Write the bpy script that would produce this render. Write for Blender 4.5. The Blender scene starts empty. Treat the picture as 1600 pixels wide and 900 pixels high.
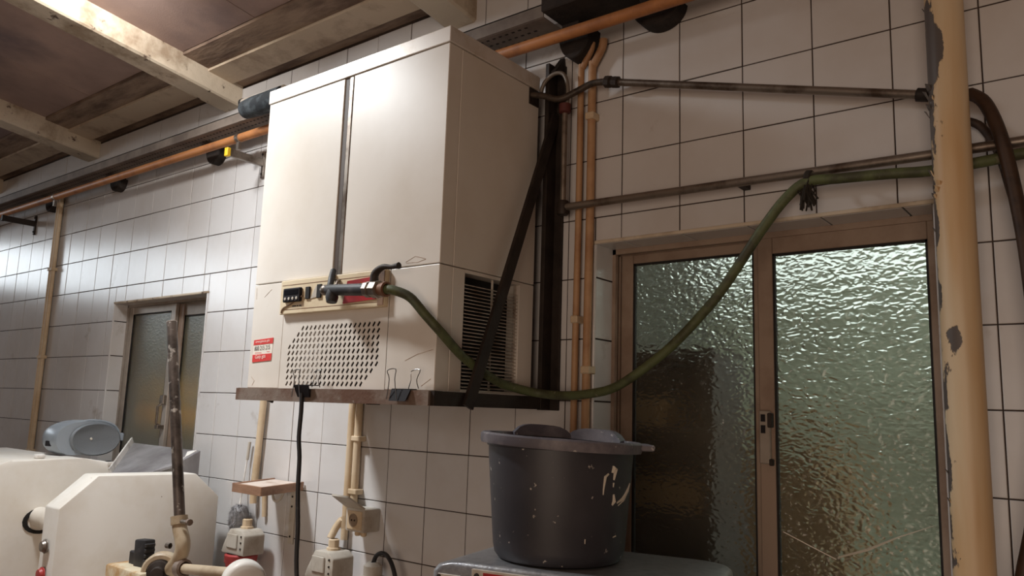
import bpy, bmesh, math, random
from mathutils import Vector, Matrix, noise as mnoise
random.seed(7)

# ------------------------------------------------------------------ space
# everything is laid out in tile widths (one wall tile = 0.15 m) and
# converted to metres: X along the tiled wall, Y into it (wall face Y=0), Z up
U = 0.15
def W(x, y, z):
    return Vector(((x - 8.0) * U, y * U, (z + 5.066) * U + 1.55))
FLOOR = -5.066 - 1.55 / U
S = bpy.context.scene
C = S.collection

# ------------------------------------------------------------------ camera
cd = bpy.data.cameras.new('camera')
cam = bpy.data.objects.new('camera', cd)
C.objects.link(cam)
S.camera = cam
cd.sensor_fit = 'HORIZONTAL'
cd.sensor_width = 36.0
cd.lens = 1232.08 * 36.0 / 1600.0
cd.clip_start = 0.02
yaw, pitch, roll = 0.668388, 0.152846, 0.03233
cy_, sy_, cp_, sp_ = math.cos(yaw), math.sin(yaw), math.cos(pitch), math.sin(pitch)
fwd = Vector((-sy_ * cp_, cy_ * cp_, sp_))
rgt = Vector((cy_, sy_, 0))
upv = rgt.cross(fwd)
r2 = math.cos(roll) * rgt + math.sin(roll) * upv
u2 = -math.sin(roll) * rgt + math.cos(roll) * upv
CAMU = (17.1873, -10.5622, -5.0659)
mw = Matrix((r2, u2, -fwd)).transposed().to_4x4()
mw.translation = W(*CAMU)
cam.matrix_world = mw

# ------------------------------------------------------------------ world, lights, exposure
wd = bpy.data.worlds.new('sky')
S.world = wd
wd.use_nodes = True
bg = wd.node_tree.nodes['Background']
bg.inputs[0].default_value = (0.88, 0.97, 0.92, 1)
bg.inputs[1].default_value = 1.6

def area(name, loc, target, sx, sy, power, col, spread=180):
    l = bpy.data.lights.new(name, 'AREA')
    l.shape = 'RECTANGLE'
    l.size, l.size_y = sx * U, sy * U
    l.energy = power
    l.color = col
    l.spread = math.radians(spread)
    o = bpy.data.objects.new(name, l)
    C.objects.link(o)
    o.location = W(*loc)
    o.rotation_euler = (W(*target) - W(*loc)).to_track_quat('-Z', 'Y').to_euler()
    return o
area('ceiling_tube_light', (2.1, -6.6, 3.45), (4.0, -2.6, -5.5), 1.8, 1.4, 17.5, (0.95, 0.985, 1.0), 118)
area('beam_fill_light', (2.4, -5.2, 3.25), (-0.2, -3.0, 2.95), 0.9, 0.9, 3.2, (1.0, 0.98, 0.94), 120)  # added fill that brightens the side face of the near beam
area('left_window_light', (-31.0, -12.0, 2.6), (0, -4, -3.0), 18.0, 3.4, 26.0, (0.86, 0.94, 1.0))
area('front_fill_light', (20.0, -26.0, -7.0), (9.5, 0, -5.0), 10.0, 13.0, 35.5, (1.0, 0.785, 0.615))  # added low front fill for the shaded tiles, chiller flank and bucket

vs = S.view_settings
vs.view_transform = 'Standard'
vs.look = 'None'
vs.gamma = 1.0
vs.use_curve_mapping = False
vs.exposure = 0.0

# ------------------------------------------------------------------ materials
def lin(c):
    return tuple((v / 12.92 if v <= 0.04045 else ((v + 0.055) / 1.055) ** 2.4) for v in c)
def rgb(r, g, b):
    return lin((r / 255.0, g / 255.0, b / 255.0))
MATS = {}
def mat(name, col, rough=0.5, metal=0.0, col2=None, scale=6.0, lo=0.45, hi=0.65, bump=0.0, bscale=60.0,
        rand=0.0, spec=0.5, coat=0.0, stretch=(1, 1, 1), col3=None, scale3=30.0, lo3=0.62, hi3=0.68, trans=0.0):
    if name in MATS:
        return MATS[name]
    m = bpy.data.materials.new(name)
    m.use_nodes = True
    nt = m.node_tree
    N, L = nt.nodes, nt.links
    b = N['Principled BSDF']
    b.inputs['Roughness'].default_value = rough
    b.inputs['Metallic'].default_value = metal
    b.inputs['Specular IOR Level'].default_value = spec
    b.inputs['Coat Weight'].default_value = coat
    b.inputs['Transmission Weight'].default_value = trans
    tc = N.new('ShaderNodeNewGeometry')
    mp = N.new('ShaderNodeMapping')
    mp.inputs['Scale'].default_value = stretch
    L.new(tc.outputs['Position'], mp.inputs['Vector'])
    out = None
    base = N.new('ShaderNodeRGB')
    base.outputs[0].default_value = (*col, 1)
    out = base.outputs[0]
    def layer(out, c, sc, lo_, hi_, det=5.0):
        n = N.new('ShaderNodeTexNoise')
        n.inputs['Scale'].default_value = sc
        n.inputs['Detail'].default_value = det
        n.inputs['Roughness'].default_value = 0.62
        L.new(mp.outputs[0], n.inputs['Vector'])
        r = N.new('ShaderNodeMapRange')
        r.inputs['From Min'].default_value = lo_
        r.inputs['From Max'].default_value = hi_
        L.new(n.outputs['Fac'], r.inputs['Value'])
        x = N.new('ShaderNodeMix')
        x.data_type = 'RGBA'
        L.new(r.outputs[0], x.inputs['Factor'])
        L.new(out, x.inputs['A'])
        x.inputs['B'].default_value = (*c, 1)
        return x.outputs['Result']
    if col2:
        out = layer(out, col2, scale, lo, hi)
    if col3:
        out = layer(out, col3, scale3, lo3, hi3)
    if rand:
        oi = N.new('ShaderNodeObjectInfo')
        r = N.new('ShaderNodeMapRange')
        r.inputs['To Min'].default_value = 1 - rand
        r.inputs['To Max'].default_value = 1.0
        L.new(oi.outputs['Random'], r.inputs['Value'])
        h = N.new('ShaderNodeHueSaturation')
        L.new(r.outputs[0], h.inputs['Value'])
        L.new(out, h.inputs['Color'])
        out = h.outputs[0]
    L.new(out, b.inputs['Base Color'])
    if bump:
        n = N.new('ShaderNodeTexNoise')
        n.inputs['Scale'].default_value = bscale
        n.inputs['Detail'].default_value = 4.0
        L.new(mp.outputs[0], n.inputs['Vector'])
        bp = N.new('ShaderNodeBump')
        bp.inputs['Strength'].default_value = bump
        bp.inputs['Distance'].default_value = 0.004
        L.new(n.outputs['Fac'], bp.inputs['Height'])
        L.new(bp.outputs[0], b.inputs['Normal'])
    MATS[name] = m
    return m

TILE = mat('glazed_tile', rgb(212, 209, 208), 0.2, col2=rgb(198, 190, 184), scale=2.2, lo=0.45, hi=0.75, rand=0.07,
           bump=0.05, bscale=14, coat=0.0, spec=0.55, col3=rgb(150, 132, 114), scale3=5, lo3=0.63, hi3=0.80)
GROUT = mat('grout', rgb(62, 48, 40), 0.9, col2=rgb(40, 30, 26), scale=10)
PLASTER = mat('plaster', rgb(190, 176, 160), 0.85, col2=rgb(150, 134, 118), scale=4, bump=0.4, bscale=40)
BEAM = mat('painted_beam', rgb(206, 192, 172), 0.75, col2=rgb(160, 140, 118), scale=5, lo=0.48, hi=0.62, bump=0.5, bscale=50,
           col3=rgb(86, 66, 54), scale3=22, lo3=0.62, hi3=0.70)
BOARD = mat('painted_board', rgb(202, 184, 162), 0.8, col2=rgb(160, 138, 118), scale=5, lo=0.5, hi=0.66, bump=0.4, bscale=50)
ROUGHW = mat('rough_wood', rgb(158, 136, 118), 0.9, col2=rgb(108, 88, 76), scale=14, lo=0.42, hi=0.62, bump=0.8, bscale=90, stretch=(0.25, 1, 1))
SLAB = mat('ceiling_panel', rgb(178, 152, 142), 0.9, col2=rgb(152, 130, 124), scale=2.5, lo=0.4, hi=0.65, bump=0.15, bscale=200, rand=0.12,
           col3=rgb(108, 98, 106), scale3=1.6, lo3=0.52, hi3=0.72)
ENAMEL = mat('cream_enamel', rgb(223, 215, 205), 0.38, col2=rgb(211, 200, 186), scale=2.5, lo=0.45, hi=0.75,
             col3=rgb(140, 104, 78), scale3=26, lo3=0.735, hi3=0.76)
ENAMEL2 = mat('aged_cream', rgb(222, 204, 172), 0.45, col2=rgb(198, 172, 136), scale=9, lo=0.5, hi=0.7, col3=rgb(96, 62, 44), scale3=45, lo3=0.68, hi3=0.73)
LIDM = mat('lid_steel', rgb(220, 212, 204), 0.35, metal=0.15, col2=rgb(196, 180, 162), scale=10, lo=0.5, hi=0.7)
DARK = mat('dark_gap', rgb(26, 22, 20), 0.8)
IRON = mat('rusty_iron', rgb(140, 124, 112), 0.5, metal=0.25, col2=rgb(112, 82, 66), scale=9, lo=0.42, hi=0.6, bump=0.25, bscale=120,
           col3=rgb(150, 138, 126), scale3=40, lo3=0.64, hi3=0.72)
IRONB = mat('black_iron', rgb(52, 42, 36), 0.6, metal=0.3, col2=rgb(34, 26, 22), scale=12, bump=0.2, bscale=100)
STEEL = mat('dull_steel', rgb(150, 140, 130), 0.4, metal=0.8, col2=rgb(96, 82, 72), scale=14, lo=0.45, hi=0.65)
ALU = mat('aluminium', rgb(176, 166, 156), 0.45, metal=0.35, col2=rgb(150, 138, 126), scale=4)
ALUD = mat('aluminium_dirty', rgb(156, 136, 120), 0.5, metal=0.1, col2=rgb(134, 112, 96), scale=7)
GASKET = mat('black_gasket', rgb(24, 20, 18), 0.7)
ORANGE = mat('orange_paint', rgb(186, 124, 74), 0.5, col2=rgb(146, 94, 60), scale=12, lo=0.45, hi=0.7, col3=rgb(110, 70, 50), scale3=30, lo3=0.66, hi3=0.74)
BEIGE = mat('beige_conduit', rgb(212, 190, 160), 0.55, col2=rgb(190, 162, 126), scale=8, lo=0.45, hi=0.7)
HOSEG = mat('green_hose', rgb(90, 98, 62), 0.6, col2=rgb(64, 64, 42), scale=18, lo=0.42, hi=0.6, col3=rgb(124, 120, 96), scale3=60, lo3=0.64, hi3=0.7, bump=0.2)
RUBBER = mat('black_rubber', rgb(38, 36, 38), 0.55, col2=rgb(70, 66, 66), scale=30, lo=0.55, hi=0.75)
BROWNR = mat('brown_rubber', rgb(66, 46, 32), 0.6, col2=rgb(40, 26, 18), scale=20)
BUCKET = mat('bucket_plastic', rgb(48, 47, 53), 0.5, col2=rgb(62, 60, 65), scale=5, lo=0.45, hi=0.7, col3=rgb(176, 168, 160), scale3=60, lo3=0.665, hi3=0.69)
LIDP = mat('lid_plastic', rgb(86, 82, 90), 0.55, col2=rgb(122, 116, 120), scale=12, lo=0.45, hi=0.65, col3=rgb(176, 170, 166), scale3=60, lo3=0.64, hi3=0.68)
DOUGH = mat('dried_dough', rgb(206, 196, 180), 0.8, bump=0.4, bscale=200)
HAMMER = mat('hammered_grey', rgb(158, 158, 160), 0.35, metal=0.45, col2=rgb(138, 138, 142), scale=60, bump=0.12, bscale=220)
WHITEM = mat('machine_cream', rgb(236, 231, 223), 0.45, col2=rgb(224, 215, 201), scale=4, lo=0.45, hi=0.7, col3=rgb(120, 96, 78), scale3=34, lo3=0.73, hi3=0.75)
RED = mat('red_plate', rgb(172, 36, 40), 0.45, col2=rgb(140, 30, 32), scale=14)
REDP = mat('red_plastic', rgb(176, 62, 60), 0.45, col2=rgb(150, 50, 50), scale=14)
STRED = mat('sticker_red', rgb(212, 62, 58), 0.5)
STWHITE = mat('sticker_white', rgb(236, 228, 214), 0.5)
INK = mat('black_ink', rgb(34, 28, 30), 0.6)
INKO = mat('orange_ink', rgb(214, 110, 48), 0.6)
INKW = mat('white_ink', rgb(240, 226, 214), 0.6)
BLACKP = mat('black_plastic', rgb(34, 31, 34), 0.7, spec=0.2)
GREYP = mat('grey_plastic', rgb(196, 188, 176), 0.5, col2=rgb(164, 150, 134), scale=10, lo=0.5, hi=0.7)
WOOD = mat('brown_wood', rgb(160, 122, 96), 0.6, col2=rgb(128, 92, 70), scale=14, stretch=(0.4, 1, 2))
FLOUR = mat('floury_wood', rgb(214, 198, 186), 0.8, col2=rgb(176, 148, 128), scale=16, lo=0.5, hi=0.7)
BRISTLE = mat('grey_bristle', rgb(150, 148, 150), 0.7, col2=rgb(110, 108, 110), scale=60)
SILVERB = mat('silver_blue_plastic', rgb(150, 158, 166), 0.35, metal=0.25, col2=rgb(136, 144, 152), scale=5)
SPKM = mat('speaker_mesh', rgb(118, 122, 126), 0.5, metal=0.3, bump=0.5, bscale=500)
SHEET = mat('sheet_metal', rgb(168, 166, 168), 0.4, metal=0.3, col2=rgb(128, 124, 126), scale=7, lo=0.4, hi=0.65, stretch=(1, 1, 0.4))
SHEETE = mat('floury_metal', rgb(238, 234, 228), 0.6, col2=rgb(190, 184, 178), scale=14)
POLEM = mat('worn_pole', rgb(98, 86, 78), 0.45, metal=0.45, col2=rgb(62, 52, 46), scale=14, lo=0.42, hi=0.58, col3=rgb(176, 166, 156), scale3=36, lo3=0.60, hi3=0.66)
YELLOW = mat('yellow_plastic', rgb(236, 190, 36), 0.5)
ROOMW = mat('room_paint', rgb(172, 150, 130), 0.9, col2=rgb(150, 128, 110), scale=2)
FLOORM = mat('floor_stone', rgb(140, 120, 104), 0.7, col2=rgb(112, 96, 84), scale=4)
YARD = mat('yard_wall', rgb(168, 172, 152), 0.9, col2=rgb(140, 142, 122), scale=1.5)
YARDF = mat('yard_floor', rgb(120, 112, 98), 0.9)
DARKROOM = mat('dark_room', rgb(66, 65, 56), 0.9)
CAB = mat('dark_cabinet', rgb(58, 48, 46), 0.6)
CABB = mat('brown_shelf', rgb(150, 116, 80), 0.7)
DARKROUGH = mat('dark_rough', rgb(48, 40, 36), 0.9, col2=rgb(32, 26, 24), scale=20, bump=0.5)  # plain dark rough finish for supports, box and ceiling deck
CLEARW = mat('clear_wire', rgb(150, 150, 150), 0.3, metal=0.9)

def column_mat():
    m = bpy.data.materials.new('peeling_column')
    m.use_nodes = True
    nt = m.node_tree; N, L = nt.nodes, nt.links
    b = N['Principled BSDF']
    b.inputs['Roughness'].default_value = 0.5
    g = N.new('ShaderNodeTexCoord')
    sep = N.new('ShaderNodeSeparateXYZ')
    L.new(g.outputs['Object'], sep.inputs[0])
    n = N.new('ShaderNodeTexNoise'); n.inputs['Scale'].default_value = 9; n.inputs['Detail'].default_value = 7; n.inputs['Roughness'].default_value = 0.6
    mp = N.new('ShaderNodeMapping'); mp.inputs['Scale'].default_value = (1.6, 1.6, 0.8)
    L.new(g.outputs['Object'], mp.inputs[0]); L.new(mp.outputs[0], n.inputs['Vector'])
    # peeling is worst on the side towards the window
    ma = N.new('ShaderNodeMath'); ma.operation = 'MULTIPLY_ADD'
    ma.inputs[1].default_value = -6.0; ma.inputs[2].default_value = -0.012
    L.new(sep.outputs['X'], ma.inputs[0])
    ad = N.new('ShaderNodeMath'); ad.operation = 'ADD'
    L.new(ma.outputs[0], ad.inputs[0]); L.new(n.outputs['Fac'], ad.inputs[1])
    r = N.new('ShaderNodeMapRange'); r.inputs['From Min'].default_value = 0.615; r.inputs['From Max'].default_value = 0.63
    L.new(ad.outputs[0], r.inputs['Value'])
    n2 = N.new('ShaderNodeTexNoise'); n2.inputs['Scale'].default_value = 5; n2.inputs['Detail'].default_value = 4
    mp2 = N.new('ShaderNodeMapping'); mp2.inputs['Scale'].default_value = (2.5, 2.5, 0.35)
    L.new(g.outputs['Object'], mp2.inputs[0]); L.new(mp2.outputs[0], n2.inputs['Vector'])
    x1 = N.new('ShaderNodeMix'); x1.data_type = 'RGBA'
    r2_ = N.new('ShaderNodeMapRange'); r2_.inputs['From Min'].default_value = 0.42; r2_.inputs['From Max'].default_value = 0.68
    L.new(n2.outputs['Fac'], r2_.inputs['Value']); L.new(r2_.outputs[0], x1.inputs['Factor'])
    x1.inputs['A'].default_value = (*rgb(220, 200, 168), 1); x1.inputs['B'].default_value = (*rgb(204, 166, 118), 1)
    x2 = N.new('ShaderNodeMix'); x2.data_type = 'RGBA'
    L.new(r.outputs[0], x2.inputs['Factor']); L.new(x1.outputs['Result'], x2.inputs['A'])
    x2.inputs['B'].default_value = (*rgb(92, 84, 80), 1)
    L.new(x2.outputs['Result'], b.inputs['Base Color'])
    bp = N.new('ShaderNodeBump'); bp.inputs['Strength'].default_value = 0.6; bp.inputs['Distance'].default_value = 0.003; bp.invert = True
    L.new(r.outputs[0], bp.inputs['Height']); L.new(bp.outputs[0], b.inputs['Normal'])
    return m
COLM = column_mat()

def glass_mat(name, tint, rough, bscale, bstr, dirt):
    m = bpy.data.materials.new(name)
    m.use_nodes = True
    nt = m.node_tree; N, L = nt.nodes, nt.links
    b = N['Principled BSDF']
    b.inputs['Transmission Weight'].default_value = 1.0
    b.inputs['Roughness'].default_value = rough
    b.inputs['IOR'].default_value = 1.45
    b.inputs['Base Color'].default_value = (*tint, 1)
    g = N.new('ShaderNodeNewGeometry')
    mp = N.new('ShaderNodeMapping'); mp.inputs['Scale'].default_value = (0.75, 1, 1.25)
    L.new(g.outputs['Position'], mp.inputs[0])
    n0 = N.new('ShaderNodeTexNoise'); n0.inputs['Scale'].default_value = 30; L.new(mp.outputs[0], n0.inputs['Vector'])
    vm = N.new('ShaderNodeMix'); vm.data_type = 'VECTOR'; vm.inputs['Factor'].default_value = 0.03
    L.new(mp.outputs[0], vm.inputs['A']); L.new(n0.outputs['Color'], vm.inputs['B'])
    v = N.new('ShaderNodeTexVoronoi'); v.feature = 'SMOOTH_F1'; v.inputs['Scale'].default_value = bscale
    L.new(vm.outputs['Result'], v.inputs['Vector'])
    bp = N.new('ShaderNodeBump'); bp.inputs['Strength'].default_value = bstr; bp.inputs['Distance'].default_value = 0.006
    L.new(v.outputs['Distance'], bp.inputs['Height']); L.new(bp.outputs[0], b.inputs['Normal'])
    # grime film on the pane
    d = N.new('ShaderNodeBsdfPrincipled'); d.inputs['Base Color'].default_value = (*rgb(120, 108, 88), 1); d.inputs['Roughness'].default_value = 0.6
    n = N.new('ShaderNodeTexNoise'); n.inputs['Scale'].default_value = 3.5; n.inputs['Detail'].default_value = 6
    L.new(g.outputs['Position'], n.inputs['Vector'])
    r = N.new('ShaderNodeMapRange'); r.inputs['From Min'].default_value = 0.35; r.inputs['From Max'].default_value = 0.75
    r.inputs['To Min'].default_value = dirt * 0.4; r.inputs['To Max'].default_value = dirt * 1.6
    L.new(n.outputs['Fac'], r.inputs['Value'])
    mx = N.new('ShaderNodeMixShader')
    L.new(r.outputs[0], mx.inputs[0]); L.new(b.outputs[0], mx.inputs[1]); L.new(d.outputs[0], mx.inputs[2])
    L.new(mx.outputs[0], N['Material Output'].inputs['Surface'])
    return m
PEBBLE = glass_mat('pebbled_glass', (0.90, 0.95, 0.90), 0.20, 105, 0.6, 0.16)
FROST = glass_mat('frosted_glass', (0.88, 0.92, 0.86), 0.34, 120, 0.10, 0.16)

# ------------------------------------------------------------------ mesh helpers (tile units in, metres out)
ORG = {}
def tag(o, label=None, cat=None, group=None, kind=None):
    if label: o['label'] = label
    if cat: o['category'] = cat
    if group: o['group'] = group
    if kind: o['kind'] = kind
    return o
def empty(name, base, label=None, cat=None, group=None, kind=None):
    o = bpy.data.objects.new(name, None)
    C.objects.link(o)
    o.empty_display_size = 0.05
    o.location = W(*base)
    ORG[o.name] = tuple(base)
    return tag(o, label, cat, group, kind)

class MB:
    def __init__(s):
        s.bm = bmesh.new()
    def add(s, vs, fs):
        v = [s.bm.verts.new(p) for p in vs]
        for f in fs:
            try: s.bm.faces.new([v[i] for i in f])
            except ValueError: pass
        return v
    def box(s, x0, x1, y0, y1, z0, z1, bev=0.0, seg=1):
        vs = [(x, y, z) for x in (x0, x1) for y in (y0, y1) for z in (z0, z1)]
        fs = [(0, 1, 3, 2), (4, 6, 7, 5), (0, 4, 5, 1), (2, 3, 7, 6), (0, 2, 6, 4), (1, 5, 7, 3)]
        v = s.add(vs, fs)
        if bev:
            es = list({e for q in v for e in q.link_edges})
            bmesh.ops.bevel(s.bm, geom=es, offset=bev, segments=seg, profile=0.5, affect='EDGES')
        return s
    def obox(s, c, ax, ay, az, hx, hy, hz, bev=0.0, seg=1):
        c = Vector(c); ax = Vector(ax).normalized(); ay = Vector(ay).normalized(); az = Vector(az).normalized()
        vs = [c + ax * (i * hx) + ay * (j * hy) + az * (k * hz) for i in (-1, 1) for j in (-1, 1) for k in (-1, 1)]
        fs = [(0, 1, 3, 2), (4, 6, 7, 5), (0, 4, 5, 1), (2, 3, 7, 6), (0, 2, 6, 4), (1, 5, 7, 3)]
        v = s.add(vs, fs)
        if bev:
            es = list({e for q in v for e in q.link_edges})
            bmesh.ops.bevel(s.bm, geom=es, offset=bev, segments=seg, profile=0.5, affect='EDGES')
        return s
    def prism(s, pts, d, bev=0.0, seg=1):
        d = Vector(d); n = len(pts)
        vs = [Vector(p) for p in pts] + [Vector(p) + d for p in pts]
        fs = [tuple(range(n)), tuple(range(2 * n - 1, n - 1, -1))] + [(i, i + n, (i + 1) % n + n, (i + 1) % n) for i in range(n)]
        v = s.add(vs, fs)
        if bev:
            es = list({e for q in v for e in q.link_edges})
            bmesh.ops.bevel(s.bm, geom=es, offset=bev, segments=seg, profile=0.5, affect='EDGES')
        return s
    def tube(s, pts, r, n=10, smooth=0, caps=True):
        P = [Vector(p) for p in pts]
        R = list(r) if isinstance(r, (list, tuple)) else [r] * len(P)
        if smooth:
            Q, RR = [], []
            for i in range(len(P) - 1):
                p0, p1, p2, p3 = P[max(i - 1, 0)], P[i], P[i + 1], P[min(i + 2, len(P) - 1)]
                for k in range(smooth):
                    t = k / smooth
                    Q.append(0.5 * ((2 * p1) + (p2 - p0) * t + (2 * p0 - 5 * p1 + 4 * p2 - p3) * t * t + (3 * p1 - p0 - 3 * p2 + p3) * t ** 3))
                    RR.append(R[i] * (1 - t) + R[i + 1] * t)
            Q.append(P[-1]); RR.append(R[-1]); P, R = Q, RR
        T = []
        for i in range(len(P)):
            a = P[max(i - 1, 0)]; b = P[min(i + 1, len(P) - 1)]
            T.append((b - a).normalized())
        ref = Vector((0, 0, 1)) if abs(T[0].z) < 0.9 else Vector((1, 0, 0))
        nrm = (ref - T[0] * ref.dot(T[0])).normalized()
        rings = []
        for i, p in enumerate(P):
            nrm = (nrm - T[i] * nrm.dot(T[i])).normalized()
            bn = T[i].cross(nrm)
            rings.append([s.bm.verts.new(p + (nrm * math.cos(a) + bn * math.sin(a)) * R[i]) for a in [2 * math.pi * k / n for k in range(n)]])
        for a, b in zip(rings, rings[1:]):
            for k in range(n):
                s.bm.faces.new((a[k], a[(k + 1) % n], b[(k + 1) % n], b[k]))
        if caps:
            s.bm.faces.new(rings[0][::-1]); s.bm.faces.new(rings[-1])
        return s
    def cyl(s, a, b, r0, r1=None, n=16):
        return s.tube([a, b], [r0, r0 if r1 is None else r1], n)
    def lathe(s, c, prof, n=32, axis=(0, 0, 1), ex=1.0, ey=1.0):
        c = Vector(c); az = Vector(axis).normalized()
        ref = Vector((1, 0, 0)) if abs(az.x) < 0.9 else Vector((0, 1, 0))
        ax = (ref - az * ref.dot(az)).normalized(); ay = az.cross(ax)
        rings = []
        for r, h in prof:
            if r < 1e-5:
                rings.append([s.bm.verts.new(c + az * h)])
            else:
                rings.append([s.bm.verts.new(c + az * h + (ax * math.cos(t) * ex + ay * math.sin(t) * ey) * r) for t in [2 * math.pi * k / n for k in range(n)]])
        for a, b in zip(rings, rings[1:]):
            for k in range(n):
                k2 = (k + 1) % n
                if len(a) == 1 and len(b) == 1: continue
                if len(a) == 1: s.bm.faces.new((a[0], b[k2], b[k]))
                elif len(b) == 1: s.bm.faces.new((a[k], a[k2], b[0]))
                else: s.bm.faces.new((a[k], a[k2], b[k2], b[k]))
        return s
    def build(s, name, m, parent=None, base=None, smooth=None, kind=None):
        bmesh.ops.recalc_face_normals(s.bm, faces=s.bm.faces[:])
        me = bpy.data.meshes.new(name)
        if parent is not None:
            base = ORG[parent.name]
        if base is None:
            cs = [v.co for v in s.bm.verts]
            base = (sum(v.x for v in cs) / len(cs), sum(v.y for v in cs) / len(cs), min(v.z for v in cs))
        o0 = W(*base)
        for v in s.bm.verts:
            v.co = W(*v.co) - o0
        s.bm.to_mesh(me); s.bm.free()
        if smooth:
            for p in me.polygons: p.use_smooth = True
            if smooth != True:
                me.set_sharp_from_angle(angle=math.radians(smooth))
        me.materials.append(m)
        o = bpy.data.objects.new(name, me)
        C.objects.link(o)
        ORG[o.name] = tuple(base)
        if parent is not None:
            o.parent = parent
        else:
            o.location = o0
        if kind: o['kind'] = kind
        return o
def text_mesh(name, txt, m, parent, pos, height, ux, uz, width=None, out=(0, -1, 0), depth=0.006):
    """flat lettering lying on a surface; pos = lower left corner, ux/uz = writing and up directions (tile units)"""
    cu = bpy.data.curves.new(name + '_c', 'FONT')
    cu.body = txt
    cu.size = 1.0
    to = bpy.data.objects.new(name + '_t', cu)
    C.objects.link(to)
    bpy.context.view_layer.update()
    dg = bpy.context.evaluated_depsgraph_get()
    me = bpy.data.meshes.new_from_object(to.evaluated_get(dg))
    bpy.data.objects.remove(to)
    xs = [v.co.x for v in me.vertices]; ys = [v.co.y for v in me.vertices]
    w, h = max(xs) - min(xs), max(ys) - min(ys)
    sy = height / h
    sx = (width / w) if width else sy
    ux = Vector(ux).normalized(); uz = Vector(uz).normalized(); p = Vector(pos) + Vector(out) * depth
    base = ORG[parent.name]; o0 = W(*base)
    mx, my = min(xs), min(ys)
    for v in me.vertices:
        q = p + ux * ((v.co.x - mx) * sx) + uz * ((v.co.y - my) * sy)
        v.co = W(*q) - o0
    me.name = name
    me.materials.clear(); me.materials.append(m)
    o = bpy.data.objects.new(name, me)
    C.objects.link(o)
    ORG[o.name] = base
    o.parent = parent
    return o

# ------------------------------------------------------------------ room shell
H = 0.9796
XL, XR, YF, YB = -36.0, 30.0, -30.0, 0.0
W1 = (-5.58, -0.75, -6.95, -2.42)     # small window opening x0,x1,z0,z1
W2 = (10.52, 15.42, -9.2, -2.37)      # large window opening
TOPZ = 2.72
def ceilz(y): return 2.83 - 0.135 * y

f = MB().box(XL, XR, YF, 14, FLOOR - 0.5, FLOOR).build('floor', FLOORM, kind='structure')

wall = MB()
def hole_wall(mb, x0, x1, z0, z1, y0, y1, holes):
    xs = sorted({x0, x1} | {h[0] for h in holes} | {h[1] for h in holes})
    for a, b in zip(xs, xs[1:]):
        zs = [z0]
        for h in holes:
            if h[0] <= a and b <= h[1]:
                mb.box(a, b, y0, y1, zs[-1], h[2]); zs.append(h[3])
        mb.box(a, b, y0, y1, zs[-1], z1)
hole_wall(wall, XL, XR, FLOOR, 3.2, 0.012, 1.1, [W1, W2])
wall_back = wall.build('wall_back', GROUT, base=(8, 0.5, FLOOR), kind='structure')

# tiles, one object each where the photograph shows them
def in_view(x, z):
    d = W(x, 0, z) - W(*CAMU)
    q = d.dot(fwd)
    u = 800 + 1232 * d.dot(r2) / q; v = 450 - 1232 * d.dot(u2) / q
    if not (-30 < u < 1640 and -30 < v < 935): return False
    # behind the chiller
    if 428 < u < 670 and 160 < v < 590: return False
    return True
def cut(x0, x1, z0, z1):
    rects = [(x0, x1, z0, z1)]
    for h in (W1, W2):
        out = []
        for a, b, c, d in rects:
            if b <= h[0] or a >= h[1] or d <= h[2] or c >= h[3]:
                out.append((a, b, c, d)); continue
            if a < h[0]: out.append((a, h[0], c, d)); a = h[0]
            if b > h[1]: out.append((h[1], b, c, d)); b = h[1]
            if c < h[2]: out.append((a, b, c, h[2]))
            if d > h[3]: out.append((a, b, h[3], d))
        rects = out
    return [r for r in rects if r[1] - r[0] > 0.06 and r[3] - r[2] > 0.06]
G = 0.017
TM = {}
def tile_geo(w, h):
    """bevelled tile, centre of the back at the origin, front towards -Y; tile units"""
    b, t = 0.007, 0.05
    hw, hh = w / 2 - G / 2, h / 2 - G / 2
    vs = []
    for y, i in ((0.0, 0), (-t + b, 0), (-t, b)):
        vs += [(-hw + i, y, -hh + i), (hw - i, y, -hh + i), (hw - i, y, hh - i), (-hw + i, y, hh - i)]
    fs = [(8, 9, 10, 11)]
    for r in (0, 4):
        for k in range(4):
            fs.append((r + k, r + (k + 1) % 4, r + 4 + (k + 1) % 4, r + 4 + k))
    return vs, fs
def tile_mesh(w, h):
    key = (round(w, 3), round(h, 3))
    if key not in TM:
        vs, fs = tile_geo(w, h)
        me = bpy.data.meshes.new('tile')
        me.from_pydata([tuple(Vector(v) * U) for v in vs], [], fs)
        me.materials.append(TILE)
        TM[key] = me
    return TM[key]
rest_v, rest_f = [], []
b0 = W(*ORG[wall_back.name])
ntile = 0
for c in range(-36, 30):
    for r in range(-3, 16):
        x0, x1 = float(c), c + 1.0
        z1, z0 = min(-r * H, TOPZ), max(-(r + 1) * H, FLOOR)
        if z1 - z0 < 0.06: continue
        for a, b, cc, d in cut(x0, x1, z0, z1):
            xm, zm = (a + b) / 2, (cc + d) / 2
            jit = random.uniform(-0.004, 0.004)
            if in_view(xm, zm) and ntile < 297:
                o = bpy.data.objects.new('wall_tile', tile_mesh(b - a, d - cc))
                C.objects.link(o); o.parent = wall_back
                o.location = W(xm, 0.05 + jit, zm) - b0
                ntile += 1
            else:
                vs, fs = tile_geo(b - a, d - cc)
                k = len(rest_v)
                rest_v += [tuple(W(xm + v[0], 0.05 + jit + v[1], zm + v[2]) - b0) for v in vs]
                rest_f += [tuple(i + k for i in q) for q in fs]
me = bpy.data.meshes.new('wall_tiles'); me.from_pydata(rest_v, [], rest_f); me.materials.append(TILE)
o = bpy.data.objects.new('wall_tiles', me); C.objects.link(o); o.parent = wall_back; o['kind'] = 'stuff'
print('tiles', ntile)

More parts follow.
